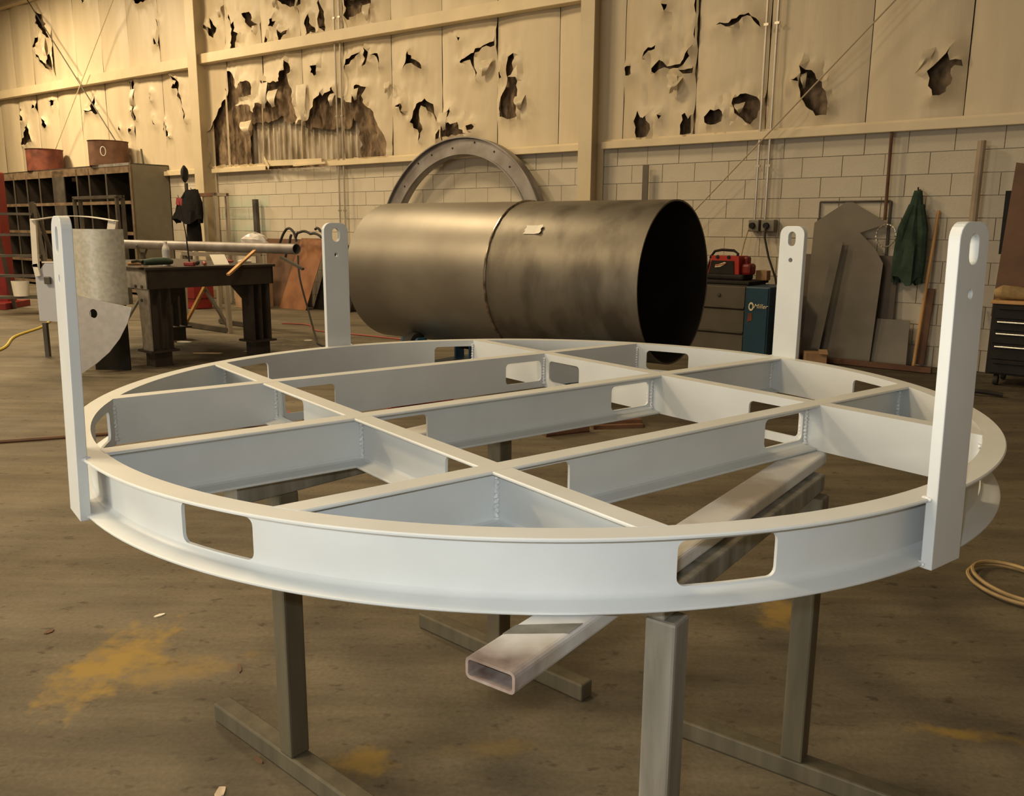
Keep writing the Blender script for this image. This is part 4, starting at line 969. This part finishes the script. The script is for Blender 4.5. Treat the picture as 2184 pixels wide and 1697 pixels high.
for (s, d, sx, sy, sz, r, l) in ((3.98, 0.62, 0.20, 0.16, 0.13, 0.5, 'squat brown carton on the floor under the house-shaped plate'), (3.74, 0.62, 0.16, 0.12, 0.24, 0.2, 'tilted brown carton behind the back right lug')):
    b = MB(); b.box((0, 0, sz / 2), (sx, sy, sz), None, 0.004); b.box((sx * .3, -sy * .5, sz + 0.01), (sx * .4, sy * .5, 0.006), Matrix.Rotation(0.5, 3, 'X'))
    o = b.build('carton', M['card']); o.location = WP(s, d, 0); o.rotation_euler = (0, 0, WANG + r); tag(o, l, 'carton')

# ================================================================== left side: bench, rack and what stands around them
TE = math.radians(51.0)
bench = thing('welding_bench', 'heavy dark steel welding bench on flanged legs', 'bench', (-3.50, 5.55, 0), TE)   # local x along the near edge (away to the right), local y to the left and back
BLn, BWd, BH = 1.33, 1.95, 0.92
b = MB(); b.box((BLn / 2, BWd / 2, BH - 0.012), (BLn + 0.04, BWd + 0.04, 0.025), None, 0.004); b.build('bench_top', M['table'], bench)
for (c, s, m) in (((BLn / 2, 0.01, BH - 0.11), (BLn, 0.02, 0.17), 'table'), ((0.01, BWd / 2, BH - 0.11), (0.02, BWd, 0.17), 'lit_plate'), ((BLn / 2, BWd - 0.01, BH - 0.11), (BLn, 0.02, 0.17), 'table'), ((BLn - 0.01, BWd / 2, BH - 0.11), (0.02, BWd, 0.17), 'table')):  # left apron is paler: its lit side is put into the colour
    b = MB(); b.box(c, s); b.build('apron', M[m], bench)
for (lx, ly) in ((0.13, 0.13), (BLn - 0.13, 0.13), (0.13, BWd - 0.13), (BLn - 0.13, BWd - 0.13)):
    b = MB(); b.box((lx, ly, 0.47), (0.012, 0.19, 0.66)); b.box((lx - 0.095, ly, 0.47), (0.014, 0.20, 0.66)); b.box((lx + 0.095, ly, 0.47), (0.014, 0.20, 0.66)); lg = b.build('leg', M['table'], bench)
    b = MB(); b.box((lx, ly, 0.145), (0.28, 0.26, 0.02)); b.box((lx, ly, 0.068), (0.17, 0.17, 0.136)); b.build('foot', M['table'], lg)
    e = 1 if lx < 0.5 else -1; f = 1 if ly < 0.5 else -1
    b = MB(); b.prism([(0, 0.80), (0.26, 0.80), (0, 0.50)], 0.012, Matrix.Translation((lx + e * 0.10, ly - 0.006, 0)) @ Matrix.Diagonal((e, 1, 1, 1)) @ FRONT); b.build('gusset', M['table'], lg)
# bolted end plate, its lit look painted on as pale metal
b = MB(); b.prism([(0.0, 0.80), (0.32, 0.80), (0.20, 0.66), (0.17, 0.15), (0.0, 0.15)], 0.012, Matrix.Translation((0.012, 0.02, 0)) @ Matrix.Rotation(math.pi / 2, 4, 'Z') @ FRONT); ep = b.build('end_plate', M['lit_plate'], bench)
for (y, z) in ((0.10, 0.745), (0.22, 0.745), (0.12, 0.62)):
    b = MB(); b.lathe([(0, 0.012), (0.014, 0.012), (0.016, 0)], 6, Matrix.Translation((0.0, y, z)) @ Matrix.Rotation(-math.pi / 2, 4, 'Y')); b.build('bolt', M['steel'], ep)
bm_ = Matrix.Translation((-3.50, 5.55, 0)) @ Matrix.Rotation(TE, 4, 'Z')
def BP(x, y, z): return bm_ @ Vector((x, y, z))
# long pipe lying on stands behind the bench
pa, pb = Vector((-6.20, 10.31, 1.035)), Vector((-2.77, 7.89, 1.04)); pd = (pb - pa).normalized(); 
pp = thing('long_steel_pipe', 'long grey steel pipe on stands behind the bench, open end at right', 'pipe', pa, 0)
PMx = pd.to_track_quat('Z', 'Y').to_matrix().to_4x4(); L = (pb - pa).length
b = MB(); b.lathe([(0.062, 0), (0.062, L), (0.054, L), (0.054, 0)], 28, PMx, closed=True); b.build('pipe_wall', M['steel_blue'], pp)
c = pa + pd * 0.9; st = thing('pipe_stand', 'pipe stand at the left end of the long pipe', 'pipe stand', (c.x, c.y, 0), math.atan2(pd.y, pd.x))
for e in (-1, 1):
    b = MB(); b.bar((0, e * 0.03, 0.90), (0, e * 0.09, 1.03), 0.03, 0.012); b.build('stand_arm', M['steel'], st)
    b = MB(); b.bar((0, e * 0.02, 0.40), (0, e * 0.30, 0.02), 0.04, 0.03); b.build('stand_leg', M['steel'], st)
b = MB(); b.bar((0, 0, 0.30), (0, 0, 0.93), 0.05, 0.05); b.build('stand_post', M['steel'], st)
# things on the bench
b = MB(); b.bar((-2.81, 6.50, 1.055), (-2.945, 6.075, 0.835), 0.035, 0.02); tag(b.build('wooden_stick', M['wood']), 'pale stick hanging over the near edge of the bench', 'stick')
b = MB(); b.bar((-2.62, 6.75, 0.985), (-2.36, 6.62, 0.87), 0.035, 0.025); tag(b.build('steel_bar', M['steel']), 'short dark bar poking out past the right end of the bench', 'bar')
wbt = thing('water_bottle', 'clear water bottle with a blue label on the bench', 'bottle', BP(0.33, 0.25, BH))
b = MB(); b.lathe([(0, 0), (0.033, 0.0), (0.035, 0.01), (0.035, 0.15), (0.03, 0.175), (0.015, 0.205), (0.015, 0.215), (0, 0.215)], 20); b.build('bottle_body', M['plastic_clear'], wbt)
b = MB(); b.lathe([(0.0355, 0.10), (0.0362, 0.10), (0.0362, 0.15), (0.0355, 0.15)], 20); b.build('bottle_label', M['pale_blue'], wbt)
b = MB(); b.lathe([(0, 0.23), (0.016, 0.228), (0.016, 0.212)], 14); b.build('bottle_cap', M['white'], wbt)
gr = thing('angle_grinder', 'dark green angle grinder lying on the near bench corner', 'grinder', BP(0.16, 0.12, BH), TE + 0.35)
b = MB(); b.tube([(-0.16, 0, 0.045), (-0.05, 0, 0.05), (0.10, 0, 0.05), (0.16, 0, 0.045), (0.2, 0, 0.04)], [0.026, 0.034, 0.034, 0.03, 0.022], 12); b.build('grinder_body', mat('grinder_green', (0.03, 0.06, 0.045), 0.5), gr)
b = MB(); b.lathe([(0, 0.006), (0.062, 0.004), (0.062, 0.0), (0, 0)], 24, Matrix.Translation((-0.19, 0.0, 0.012))); b.build('disc', M['rust'], gr)
b = MB(); b.tube([(-0.17, 0, 0.05), (-0.17, 0.05, 0.06), (-0.17, 0.12, 0.05)], 0.014, 8); b.build('side_handle', M['black'], gr)
fg = thing('flag_whip', 'thin dark whip rod with a red flag standing on the bench', 'rod', BP(0.48, 0.10, BH))
b = MB(); b.tube([(0, 0, 0.0), (-0.03, 0.03, 0.3), (-0.09, 0.05, 0.66)], [0.009, 0.006, 0.003], 6); b.build('rod_shaft', M['black'], fg)
b = MB(); b.box((-0.082, 0.05, 0.60), (0.055, 0.012, 0.065), Matrix.Rotation(0.15, 3, 'Y')); b.build('flag', M['red_plastic'], fg)
b = MB(); b.box((0, 0, 0.02), (0.10, 0.06, 0.04), None, 0.01); b.build('clamp_base', M['red'], fg)
b = MB(); b.add([BP(0.75, 0.12, BH + 0.003), BP(0.90, 0.10, BH + 0.003), BP(0.90, 0.18, BH + 0.10), BP(0.75, 0.2, BH + 0.10), BP(0.75, 0.125, BH + 0.002), BP(0.90, 0.105, BH + 0.002), BP(0.905, 0.187, BH + 0.10), BP(0.755, 0.207, BH + 0.10)], [(0, 1, 2, 3), (7, 6, 5, 4), (0, 4, 5, 1), (1, 5, 6, 2), (2, 6, 7, 3), (3, 7, 4, 0)])
tag(b.build('folded_paper', M['paper']), 'folded white sheet of paper standing on the bench', 'paper')
for i, (x, y, m, l) in enumerate(((0.1, 0.42, 'card', 'brown scrap of card on the left of the bench'), (0.62, 0.06, 'red', 'red tool on the bench behind the flag'), (1.12, 0.50, 'red', 'red marker lying right of the folded paper'), (1.2, 0.30, 'paper', 'pale rag near the right end of the bench'), (0.62, 0.22, 'black', 'black torch head behind the flag rod'))):
    b = MB(); b.tube([(-0.07, 0, 0.018), (0, 0.01, 0.025), (0.07, 0, 0.018)], [0.012, 0.022, 0.014], 8); o = b.build('bench_tool', M[m]); o.location = BP(x, y, BH); o.rotation_euler = (0, 0, TE + i); tag(o, l, 'tool')

# galvanised chute pieces in front of the bench end
ch = thing('galvanised_chute', 'curved galvanised sheet chute standing behind the front left lug', 'chute', (-3.80, 5.24, 0))
b = MB(); b.lathe([(0.27, 0.61), (0.27, 1.262), (0.262, 1.262), (0.262, 0.61)], 36, Matrix.Translation((0.0, 0.16, 0)), closed=True, a0=math.radians(172), a1=math.radians(335)); b.build('curved_sheet', M['galv'], ch)
sect = [(-0.28, 0.73), (0.345, 0.60), (0.30, 0.47), (0.22, 0.33), (0.12, 0.21), (0.0, 0.11), (-0.12, 0.03), (-0.20, 0.005), (-0.28, 0.0)]
hole = [(0.005 + 0.034 * math.cos(t * math.pi / 9), 0.545 + 0.040 * math.sin(t * math.pi / 9)) for t in range(18)]
M['plate_lt'] = mat('light_plate', (0.46, 0.44, 0.42), 0.5, 0.4, 0.06, 20)
b = MB(); plate(b, sect[::-1], [hole], 0.010, lambda x, y, h: Vector((x, -0.125 - h + 0.03 * y, y))); b.build('sector_plate', M['plate_lt'], ch)
b = MB(); b.box((-0.02, 0.20, 0.32), (0.32, 0.02, 0.64)); b.build('leg_and_shade_backing', M['black'], ch)  # black leg, widened to put shade behind the plate's hole
hd = thing('white_hood_frame', 'white arched hood frame with a pale blue skirt behind the front left lug', 'hood', (-4.45, 6.15, 0))
b = MB(); b.box((-0.40, 0, 1.12), (0.055, 0.03, 0.46), Matrix.Rotation(0.04, 3, 'Y')); b.box((-0.405, 0, 0.86), (0.05, 0.03, 0.12), Matrix.Rotation(-0.15, 3, 'Y')); b.build('upright', M['white'], hd)
arc = [(-0.40 + 0.82 * i / 16, 0.0, 1.335 + 0.045 * math.sin(math.pi * i / 16)) for i in range(17)]
b = MB()
for i in range(16): b.bar(arc[i], arc[i + 1], 0.10, 0.008)
b.build('arched_rim', M['white'], hd)
b = MB(); b.prism([(0.33, 1.25), (0.41, 1.26), (0.43, 1.335), (0.35, 1.345)], 0.04, Matrix.Translation((0, 0.02, 0)) @ FRONT); b.build('end_block', M['white'], hd)
b = MB(); b.prism([(-0.44, 0.36), (0.10, 0.34), (0.10, 0.935), (-0.33, 0.93), (-0.44, 0.80)], 0.02, Matrix.Translation((0, 0.04, 0)) @ FRONT); b.build('skirt', M['pale_blue'], hd)
b = MB(); b.bar((-0.36, 0.03, 0.935), (0.10, 0.03, 0.94), 0.03, 0.012); b.build('skirt_rim', M['white'], hd)
b = MB(); b.box((-0.40, 0.04, 0.17), (0.04, 0.04, 0.34)); b.box((0.05, 0.04, 0.17), (0.04, 0.04, 0.34)); b.build('stand_leg', M['steel'], hd)
b = MB(); b.box((-0.31, 0.0, 0.76), (0.06, 0.03, 0.07), None, 0.006); b.build('bracket', M['steel'], hd)

# pigeonhole rack along the wall
rk = wthing('pigeonhole_rack', 'big steel pigeonhole rack with dark cells along the wall', 'rack', -8.78, 0.0, 0)
RL, RD, RH = 6.9, 0.80, 2.43
b = MB(); b.box((-RL / 2, -0.02, RH / 2), (RL, 0.02, RH)); b.build('back_panel', M['rack_dark'], rk)
b = MB(); b.box((-0.012, -RD / 2, RH * 0.5 + 0.5 * (RH - 0.0) * 0), (0.024, RD, RH)); b.build('end_panel', M['rack_side'], rk)
b = MB(); b.box((0.004, -RD + 0.006, RH / 2), (0.06, 0.012, RH)); b.build('end_trim', M['rack_edge'], rk)
b = MB(); b.box((-RL / 2, -RD / 2, RH - 0.012), (RL, RD, 0.024)); b.build('rack_top', M['rack'], rk)
b = MB(); b.box((-RL / 2, -RD + 0.006, RH - 0.085), (RL, 0.012, 0.17)); b.build('top_fascia', M['rack_edge'], rk)
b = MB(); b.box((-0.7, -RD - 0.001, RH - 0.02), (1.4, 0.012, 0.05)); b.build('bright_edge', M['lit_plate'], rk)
for x in (-5.13, -4.47, -3.83, -2.12, -1.60, -0.92, -5.80, -6.5):
    b = MB(); b.box((x, -RD / 2 + 0.01, RH / 2), (0.02, RD - 0.04, RH - 0.1)); dv = b.build('divider', M['rack_in'], rk); b = MB(); b.box((x, -RD + 0.006, RH / 2), (0.05, 0.012, RH - 0.1)); b.build('front_strip', M['rack'], dv)
b = MB(); b.box((-2.95, -RD + 0.01, RH / 2), (0.52, 0.02, RH - 0.1)); b.build('middle_panel', M['rack'], rk)
for z in (1.72, 1.15, 0.55, 0.08):
    b = MB(); b.box((-RL / 2, -RD / 2 + 0.01, z), (RL - 0.05, RD - 0.04, 0.02)); sh = b.build('shelf', M['rack_in'], rk); b = MB(); b.box((-RL / 2, -RD + 0.003, z), (RL - 0.05, 0.010, 0.06)); b.build('front_lip', M['rack_edge'], sh)
def drum(s, d, z, r, h, m, label, circ=False):
    t = wthing('open_drum', label, 'drum', s, d, z)
    b = MB(); b.lathe([(r, 0), (r, h - 0.02), (r + 0.015, h), (r - 0.01, h), (r - 0.012, 0.01), (0, 0.01), (0, 0)], 40); b.build('drum_wall', M[m], t)
    if circ:
        b = MB(); pts = []
        for i in range(25):
            a = math.radians(-42) + 0.13 * math.cos(2 * math.pi * i / 24); pts.append(((r + 0.003) * math.cos(a), (r + 0.003) * math.sin(a), h * 0.55 + 0.085 * math.sin(2 * math.pi * i / 24)))
        b.tube(pts, 0.008, 6); b.build('chalk_ring', M['white'], t)
drum(-12.98, 0.48, RH, 0.36, 0.46, 'rust_red', 'red rusty open drum on top of the rack')
drum(-10.10, 0.50, RH, 0.36, 0.47, 'rust', 'brown drum with a chalk ring on top of the rack', True)
for (s, z, h, l) in ((-11.15, RH, 0.16, 'short rod sticking up between the two drums'), (-9.18, RH, 0.30, 'short rod standing on the rack right of the brown drum')):
    b = MB(); b.tube([WP(s, 0.3, z), WP(s - 0.05, 0.3, z + h)], 0.02, 6); tag(b.build('upright_rod', M['steel']), l, 'rod')

# black jacket on a stand with a round head, by the column
sd = wthing('pole_stand', 'thin pole stand with a dark oval head beside the tan column', 'stand', -6.97, 0.75, 0)
b = MB(); b.tube([(0, 0, 0.02), (0, 0, 2.02)], 0.03, 10); b.build('pole', M['rack'], sd)
b = MB(); b.lathe([(0, -0.05), (0.09, -0.045), (0.145, -0.01), (0.145, 0.01), (0.09, 0.05), (0, 0.06)], 24, Matrix.Translation((0, -0.02, 2.17)) @ Matrix.Rotation(math.radians(48), 4, 'Z') @ Matrix.Rotation(math.radians(90), 4, 'Y')); b.build('oval_head', M['black'], sd)
b = MB(); b.lathe([(0, 0.05), (0.05, 0.05), (0.09, 0.02), (0.10, 0)], 20); b.build('base', M['black'], sd)
bj = jacket('black_jacket', -6.22, 1.05, 1.88, 1.37, 0.36, 0.80, 'black jacket hanging beside the tan column', M['cloth_black'], -0.10)

b = MB(); b.lathe([(0.16, 1.45), (0.19, 1.25), (0.20, 1.05), (0.0, 1.04)], 16, Matrix.Translation((-0.06, -0.02, 0)) @ Matrix.Diagonal((1, 0.4, 1, 1))); b.build('inner_layer', M['cloth_black'], bj)
# tube frames behind the bench
def tube_frame(s, d, w, h, dep, label, m='conduit', legs=True):
    t = wthing('tube_frame', label, 'frame', s, d, 0)
    for x in (-w / 2, w / 2):
        for y in (0, dep):
            b = MB(); b.box((x, y, h / 2), (0.05, 0.05, h)); b.build('upright', M[m], t)
    for y in (0, dep):
        b = MB(); b.box((0, y, h), (w + 0.05, 0.05, 0.05)); b.build('top_rail', M['rust'] if m == 'conduit' else M[m], t)
        b = MB(); b.box((0, y, 0.25), (w, 0.04, 0.04)); b.build('low_rail', M[m], t)
    for x in (-w / 2, w / 2):
        b = MB(); b.box((x, dep / 2, h), (0.05, dep, 0.05)); b.build('side_rail', M[m], t)
    return t
tube_frame(-6.50, 0.72, 0.68, 1.82, 0.22, 'upright square-tube frame left of the round leaning post')
tube_frame(-7.9, 1.9, 1.5, 1.76, 0.1, 'brown square-tube frame in front of the pigeonhole rack', 'rack')
b = MB(); b.tube([WP(-5.90, 0.12, 1.75), WP(-5.83, 0.14, 0.0)], 0.055, 10); tag(b.build('leaning_post', M['rack']), 'grey-brown round post standing against the green-stained blocks', 'post')
# green overspray patch on the blocks is a thin film
xs = thing('x_braced_stand', 'angle-iron stand with crossed braces on the floor behind the bench', 'stand', (-3.98, 8.735, 0), WANG)
for (x, y) in ((-0.5, -0.25), (0.5, -0.25), (-0.5, 0.25), (0.5, 0.25)):
    b = MB(); b.bar((x, y, 0), (x * 0.92, y, 0.93), 0.05, 0.05); b.build('leg', M['conduit'], xs)
for (p0, p1, m) in (((-0.46, -0.28, 0.05), (0.40, -0.28, 0.90), 'wood'), ((-0.42, -0.25, 0.92), (0.5, -0.25, 0.05), 'steel')):
    b = MB(); b.bar(p0, p1, 0.035, 0.035); b.build('brace', M[m], xs)
for y in (-0.25, 0.25):
    b = MB(); b.bar((-0.5, y, 0.04), (0.5, y, 0.04), 0.05, 0.05); b.build('rail', M['steel'], xs)
    b = MB(); b.bar((-0.46, y, 0.95), (0.46, y, 0.95), 0.05, 0.05); b.build('rail', M['conduit'], xs)
b = MB(); b.box((0, 0, 0.34), (0.55, 0.35, 0.34), None, 0.01); b.box((0, 0, 0.09), (0.5, 0.3, 0.16)); o = b.build('red_toolbox', M['red']); o.location = WP(-5.75, 1.45, 0); o.rotation_euler = (0, 0, WANG); tag(o, 'red metal box on the floor under the tube frame', 'box')
b = MB(); b.box((0, 0, 0.30), (0.45, 0.40, 0.60), None, 0.006); o = b.build('large_carton', M['card']); o.location = WP(-5.15, 0.75, 0); o.rotation_euler = (0, 0, WANG + 0.1); tag(o, 'tan carton behind the cross-braced stand', 'carton')

# brown plates leaning by the shell
lean_plate('rusty_plate', [(-4.80, 0.002), (-4.12, 0.002), (-3.86, 1.12), (-4.50, 1.12)], 0.25, 0.52, M['orange_board'], 'orange-brown plate with slanted edges leaning left of the back left lug')
lean_plate('rusty_plate', [(-5.35, 0.002), (-4.75, 0.002), (-4.60, 1.10), (-5.60, 1.10)], 0.14, 0.34, M['brown'], 'dark brown plate leaning behind the bench end')
lean_plate('dark_plate', [(-4.25, 0.002), (-3.35, 0.002), (-3.25, 1.02), (-3.95, 1.02)], 0.10, 0.26, M['black'], 'black plate leaning right behind the orange-brown plate')
bg = thing('plastic_bag', 'crumpled clear plastic bag on the brown plates', 'bag', WP(-5.35, 0.55, 0.90))
b = MB(); vs = []; 
for i in range(9):
    for j in range(12):
        th, ph = math.pi * i / 8, 2 * math.pi * j / 12; r = 0.17 * (1 + 0.35 * noise.noise(Vector((i * .9, j * .8, 2))))
        vs.append((r * 1.3 * math.sin(th) * math.cos(ph), r * 0.7 * math.sin(th) * math.sin(ph), 0.12 + r * math.cos(th)))
b.add(vs, [(i * 12 + j, i * 12 + (j + 1) % 12, (i + 1) * 12 + (j + 1) % 12, (i + 1) * 12 + j) for i in range(8) for j in range(12)]); b.build('bag_film', M['plastic_clear'], bg)
hs = thing('welding_cable_coil', 'black welding cables hung over the brown plates', 'cable', WP(-4.2, 0.45, 1.12))
for pts in (((-0.62, 0, -0.1), (-0.42, 0, 0.14), (-0.25, 0, 0.10), (-0.18, 0, -0.05)), ((-0.2, 0.0, 0.0), (-0.1, 0, 0.09), (0.15, 0.02, 0.07), (0.42, 0.02, 0.02)), ((0.30, 0.0, 0.14), (0.42, 0, 0.12), (0.50, 0.02, 0.0), (0.52, 0.0, -0.2)), ((-0.5, 0, -0.35), (-0.36, 0.0, -0.1), (-0.3, 0, 0.05))):
    P = [WU * x - WN * y + Vector((0, 0, z)) for x, y, z in pts]; Q = []
    for i in range(len(P) - 1):
        for k in range(6):
            Q.append(P[i].lerp(P[i + 1], k / 6) + Vector((0, 0, 0.03 * math.sin(math.pi * k / 6))))
    Q.append(P[-1]); b = MB(); b.tube(Q, 0.020, 8); b.build('cable_loop', M['rubber'], hs)
def cord(name, pts, r, m, label, cat='cord'):
    P = [Vector(p) for p in pts]; Q = []
    for i in range(len(P) - 1):
        p0, p1, p2, p3 = P[max(i - 1, 0)], P[i], P[i + 1], P[min(i + 2, len(P) - 1)]
        for k in range(8):
            t = k / 8; Q.append(0.5 * ((2 * p1) + (-p0 + p2) * t + (2 * p0 - 5 * p1 + 4 * p2 - p3) * t * t + (-p0 + 3 * p1 - 3 * p2 + p3) * t ** 3))
    Q.append(P[-1]); b = MB(); b.tube(Q, r, 6); return tag(b.build(name, M[m]), label, cat)
cord('hanging_cable', [(-2.76, 7.90, 0.965), (-2.72, 7.8, 0.7), (-2.60, 7.7, 0.3), (-2.48, 7.5, 0.05), (-2.36, 7.2, 0.012), (-2.0, 6.7, 0.012)], 0.011, 'rubber', 'black cable hanging from the open pipe end to the floor')
cord('yellow_cord', [(-6.69, 9.5, 0.012), (-6.3, 8.6, 0.012), (-6.05, 7.6, 0.012), (-5.55, 6.5, 0.012), (-5.6, 5.6, 0.012)], 0.014, 'yellow_cord', 'yellow cord lying on the floor at far left')
cord('red_extension_cord', [(-3.4, 9.3, 0.01), (-3.0, 9.15, 0.01), (-2.75, 8.55, 0.01), (-2.3, 8.25, 0.01), (-1.9, 8.0, 0.01), (-1.3, 7.6, 0.01)], 0.009, 'red_cord', 'thin red cord on the floor behind the back left lug')
cord('dark_cable', [(-4.2, 2.35, 0.01), (-3.2, 2.76, 0.01), (-2.4, 3.1, 0.01), (-1.9, 3.25, 0.01), (-1.5, 3.3, 0.01)], 0.012, 'brown', 'dark cable crossing the floor left of the ring')
cord('red_hose', [(-1.75, 3.7, 0.012), (-1.45, 3.45, 0.012), (-1.15, 3.55, 0.012), (-0.95, 3.95, 0.012), (-0.6, 4.2, 0.012)], 0.012, 'red_cord', 'red hose on the floor seen through the channel holes')
cord('tan_cable', [(1.80 + 0.16 * math.cos(t * 0.5) * (1 - 0.01 * t), 0.86 + 0.2 * math.sin(t * 0.5), 0.012 + 0.001 * t) for t in range(22)], 0.007, 'leather', 'coil of thin tan cable on the floor at the right edge')
cord('black_strap', [(3.50, 4.75, 0.02), (3.58, 4.70, 0.035), (3.68, 4.66, 0.03), (3.76, 4.62, 0.02)], 0.02, 'rubber', 'dark strap lying on the floor near the tool chest', 'strap')

# step ladder and red mast at the far left edge
ld_ = thing('step_ladder', 'dark step ladder with a white pail on its step at the left edge', 'ladder', (-7.45, 10.2, 0), 0.15)
for x in (-0.46, 0.40):
    b = MB(); b.bar((x, 0, 0), (x - 0.28 if x > 0 else x + 0.02, 0.25, 1.62), 0.05, 0.07); b.build('rail', M['steel'], ld_)
    b = MB(); b.bar((x - 0.1, 0.95, 0), (x - 0.28 if x > 0 else x, 0.30, 1.60), 0.045, 0.045); b.build('back_rail', M['steel'], ld_)
for z in (0.25, 0.56, 0.85, 1.15, 1.45):
    b = MB(); xr = 0.40 - 0.28 * z / 1.62; b.box(((xr - 0.46) / 2, 0.02 + 0.15 * z, z), (xr + 0.46, 0.22, 0.035)); b.build('step', M['rack'], ld_)
pl = thing('paint_pail', 'small white pail on the low step of the ladder', 'pail', (-7.5, 10.2, 0.27))
b = MB(); b.lathe([(0, 0), (0.10, 0), (0.12, 0.22), (0.112, 0.22), (0.095, 0.01), (0, 0.01)], 20); b.build('pail_body', M['white'], pl)
mast = thing('red_machine_post', 'tall red machine post at the left picture edge', 'post', (-8.50, 11.3, 0), 0.1)
b = MB(); b.box((0, 0, 1.05), (0.34, 0.30, 2.1), None, 0.02); b.build('mast_body', M['red'], mast)
b = MB(); b.box((-0.08, 0, 2.20), (0.20, 0.2, 0.25), None, 0.02); b.build('mast_head', M['red'], mast)
b = MB(); b.tube([(-0.08, 0, 2.3), (-0.08, 0, 2.5)], 0.03, 8); b.build('chain_guide', M['black'], mast)
b = MB(); b.box((0.0, -0.1, 0.05), (0.6, 0.8, 0.1), None, 0.01); b.build('base', M['red'], mast)

# rusty offcuts under the ring and scraps on the floor
for (x, y, r, l) in ((0.20, 3.25, 0.5, 'rusty channel offcut on the floor seen through the ring'), (0.42, 3.45, 0.2, 'rusty flat offcut beside the channel offcut')):
    b = MB()
    if x < 0.3: b.box((0, 0, 0.005), (0.32, 0.16, 0.01)); b.box((0, 0.075, 0.06), (0.32, 0.01, 0.12)); b.box((0, -0.075, 0.06), (0.32, 0.01, 0.12))
    else: b.box((0, 0, 0.012), (0.34, 0.18, 0.024)); b.box((0.03, 0.02, 0.035), (0.3, 0.12, 0.02))
    o = b.build('steel_offcut', M['rust']); o.location = (x + (0.14 if x > 0.3 else 0), y, 0); o.rotation_euler = (0, 0, r); tag(o, l, 'offcut')
sc_lab = ['pale paper scrap on the floor in front of the bench', 'pale scrap beside the right bench leg', 'small bright metal chip left of the ring', 'small dark chip on the floor at far left', 'white chip at the bottom edge of the floor', 'dark chip below the yellow floor paint', 'small pale chip beside the near foot bar',
          'white scrap under the bench', 'tiny bright chip near the foot of the back left lug', 'green scrap on the floor under the steel shell']
for i, (x, y, sx, sy, m) in enumerate(((-3.36, 6.53, 0.15, 0.05, 'scrap'), (-2.95, 6.72, 0.10, 0.04, 'scrap'), (-1.247, 0.516, 0.035, 0.012, 'paper'), (-1.55, 0.385, 0.03, 0.015, 'rust'), (-0.712, -0.382, 0.035, 0.02, 'scrap'), (-0.86, 0.18, 0.05, 0.008, 'brown'),
                                        (-0.66, -0.26, 0.03, 0.008, 'brown'), (-3.95, 7.35, 0.09, 0.06, 'paper'), (-2.6, 7.6, 0.05, 0.02, 'paper'), (-1.75, 6.6, 0.18, 0.1, 'cloth_green'))):
    b = MB(); n = 9; out = [(sx * (0.8 + 0.4 * random.random()) * math.cos(2 * math.pi * k / n), sy * (0.8 + 0.4 * random.random()) * math.sin(2 * math.pi * k / n)) for k in range(n)]
    out = [(x_ * (0.6 if 1 < i < 7 else 1), y_ * (0.6 if 1 < i < 7 else 1)) for x_, y_ in out]; b.prism(out, 0.003 if i < 7 else 0.008); o = b.build('floor_scrap', M[m]); o.location = (x, y, 0.0005); o.rotation_euler = (0, 0, 0.4 * i); tag(o, sc_lab[i], 'scrap', 'scraps on the floor')
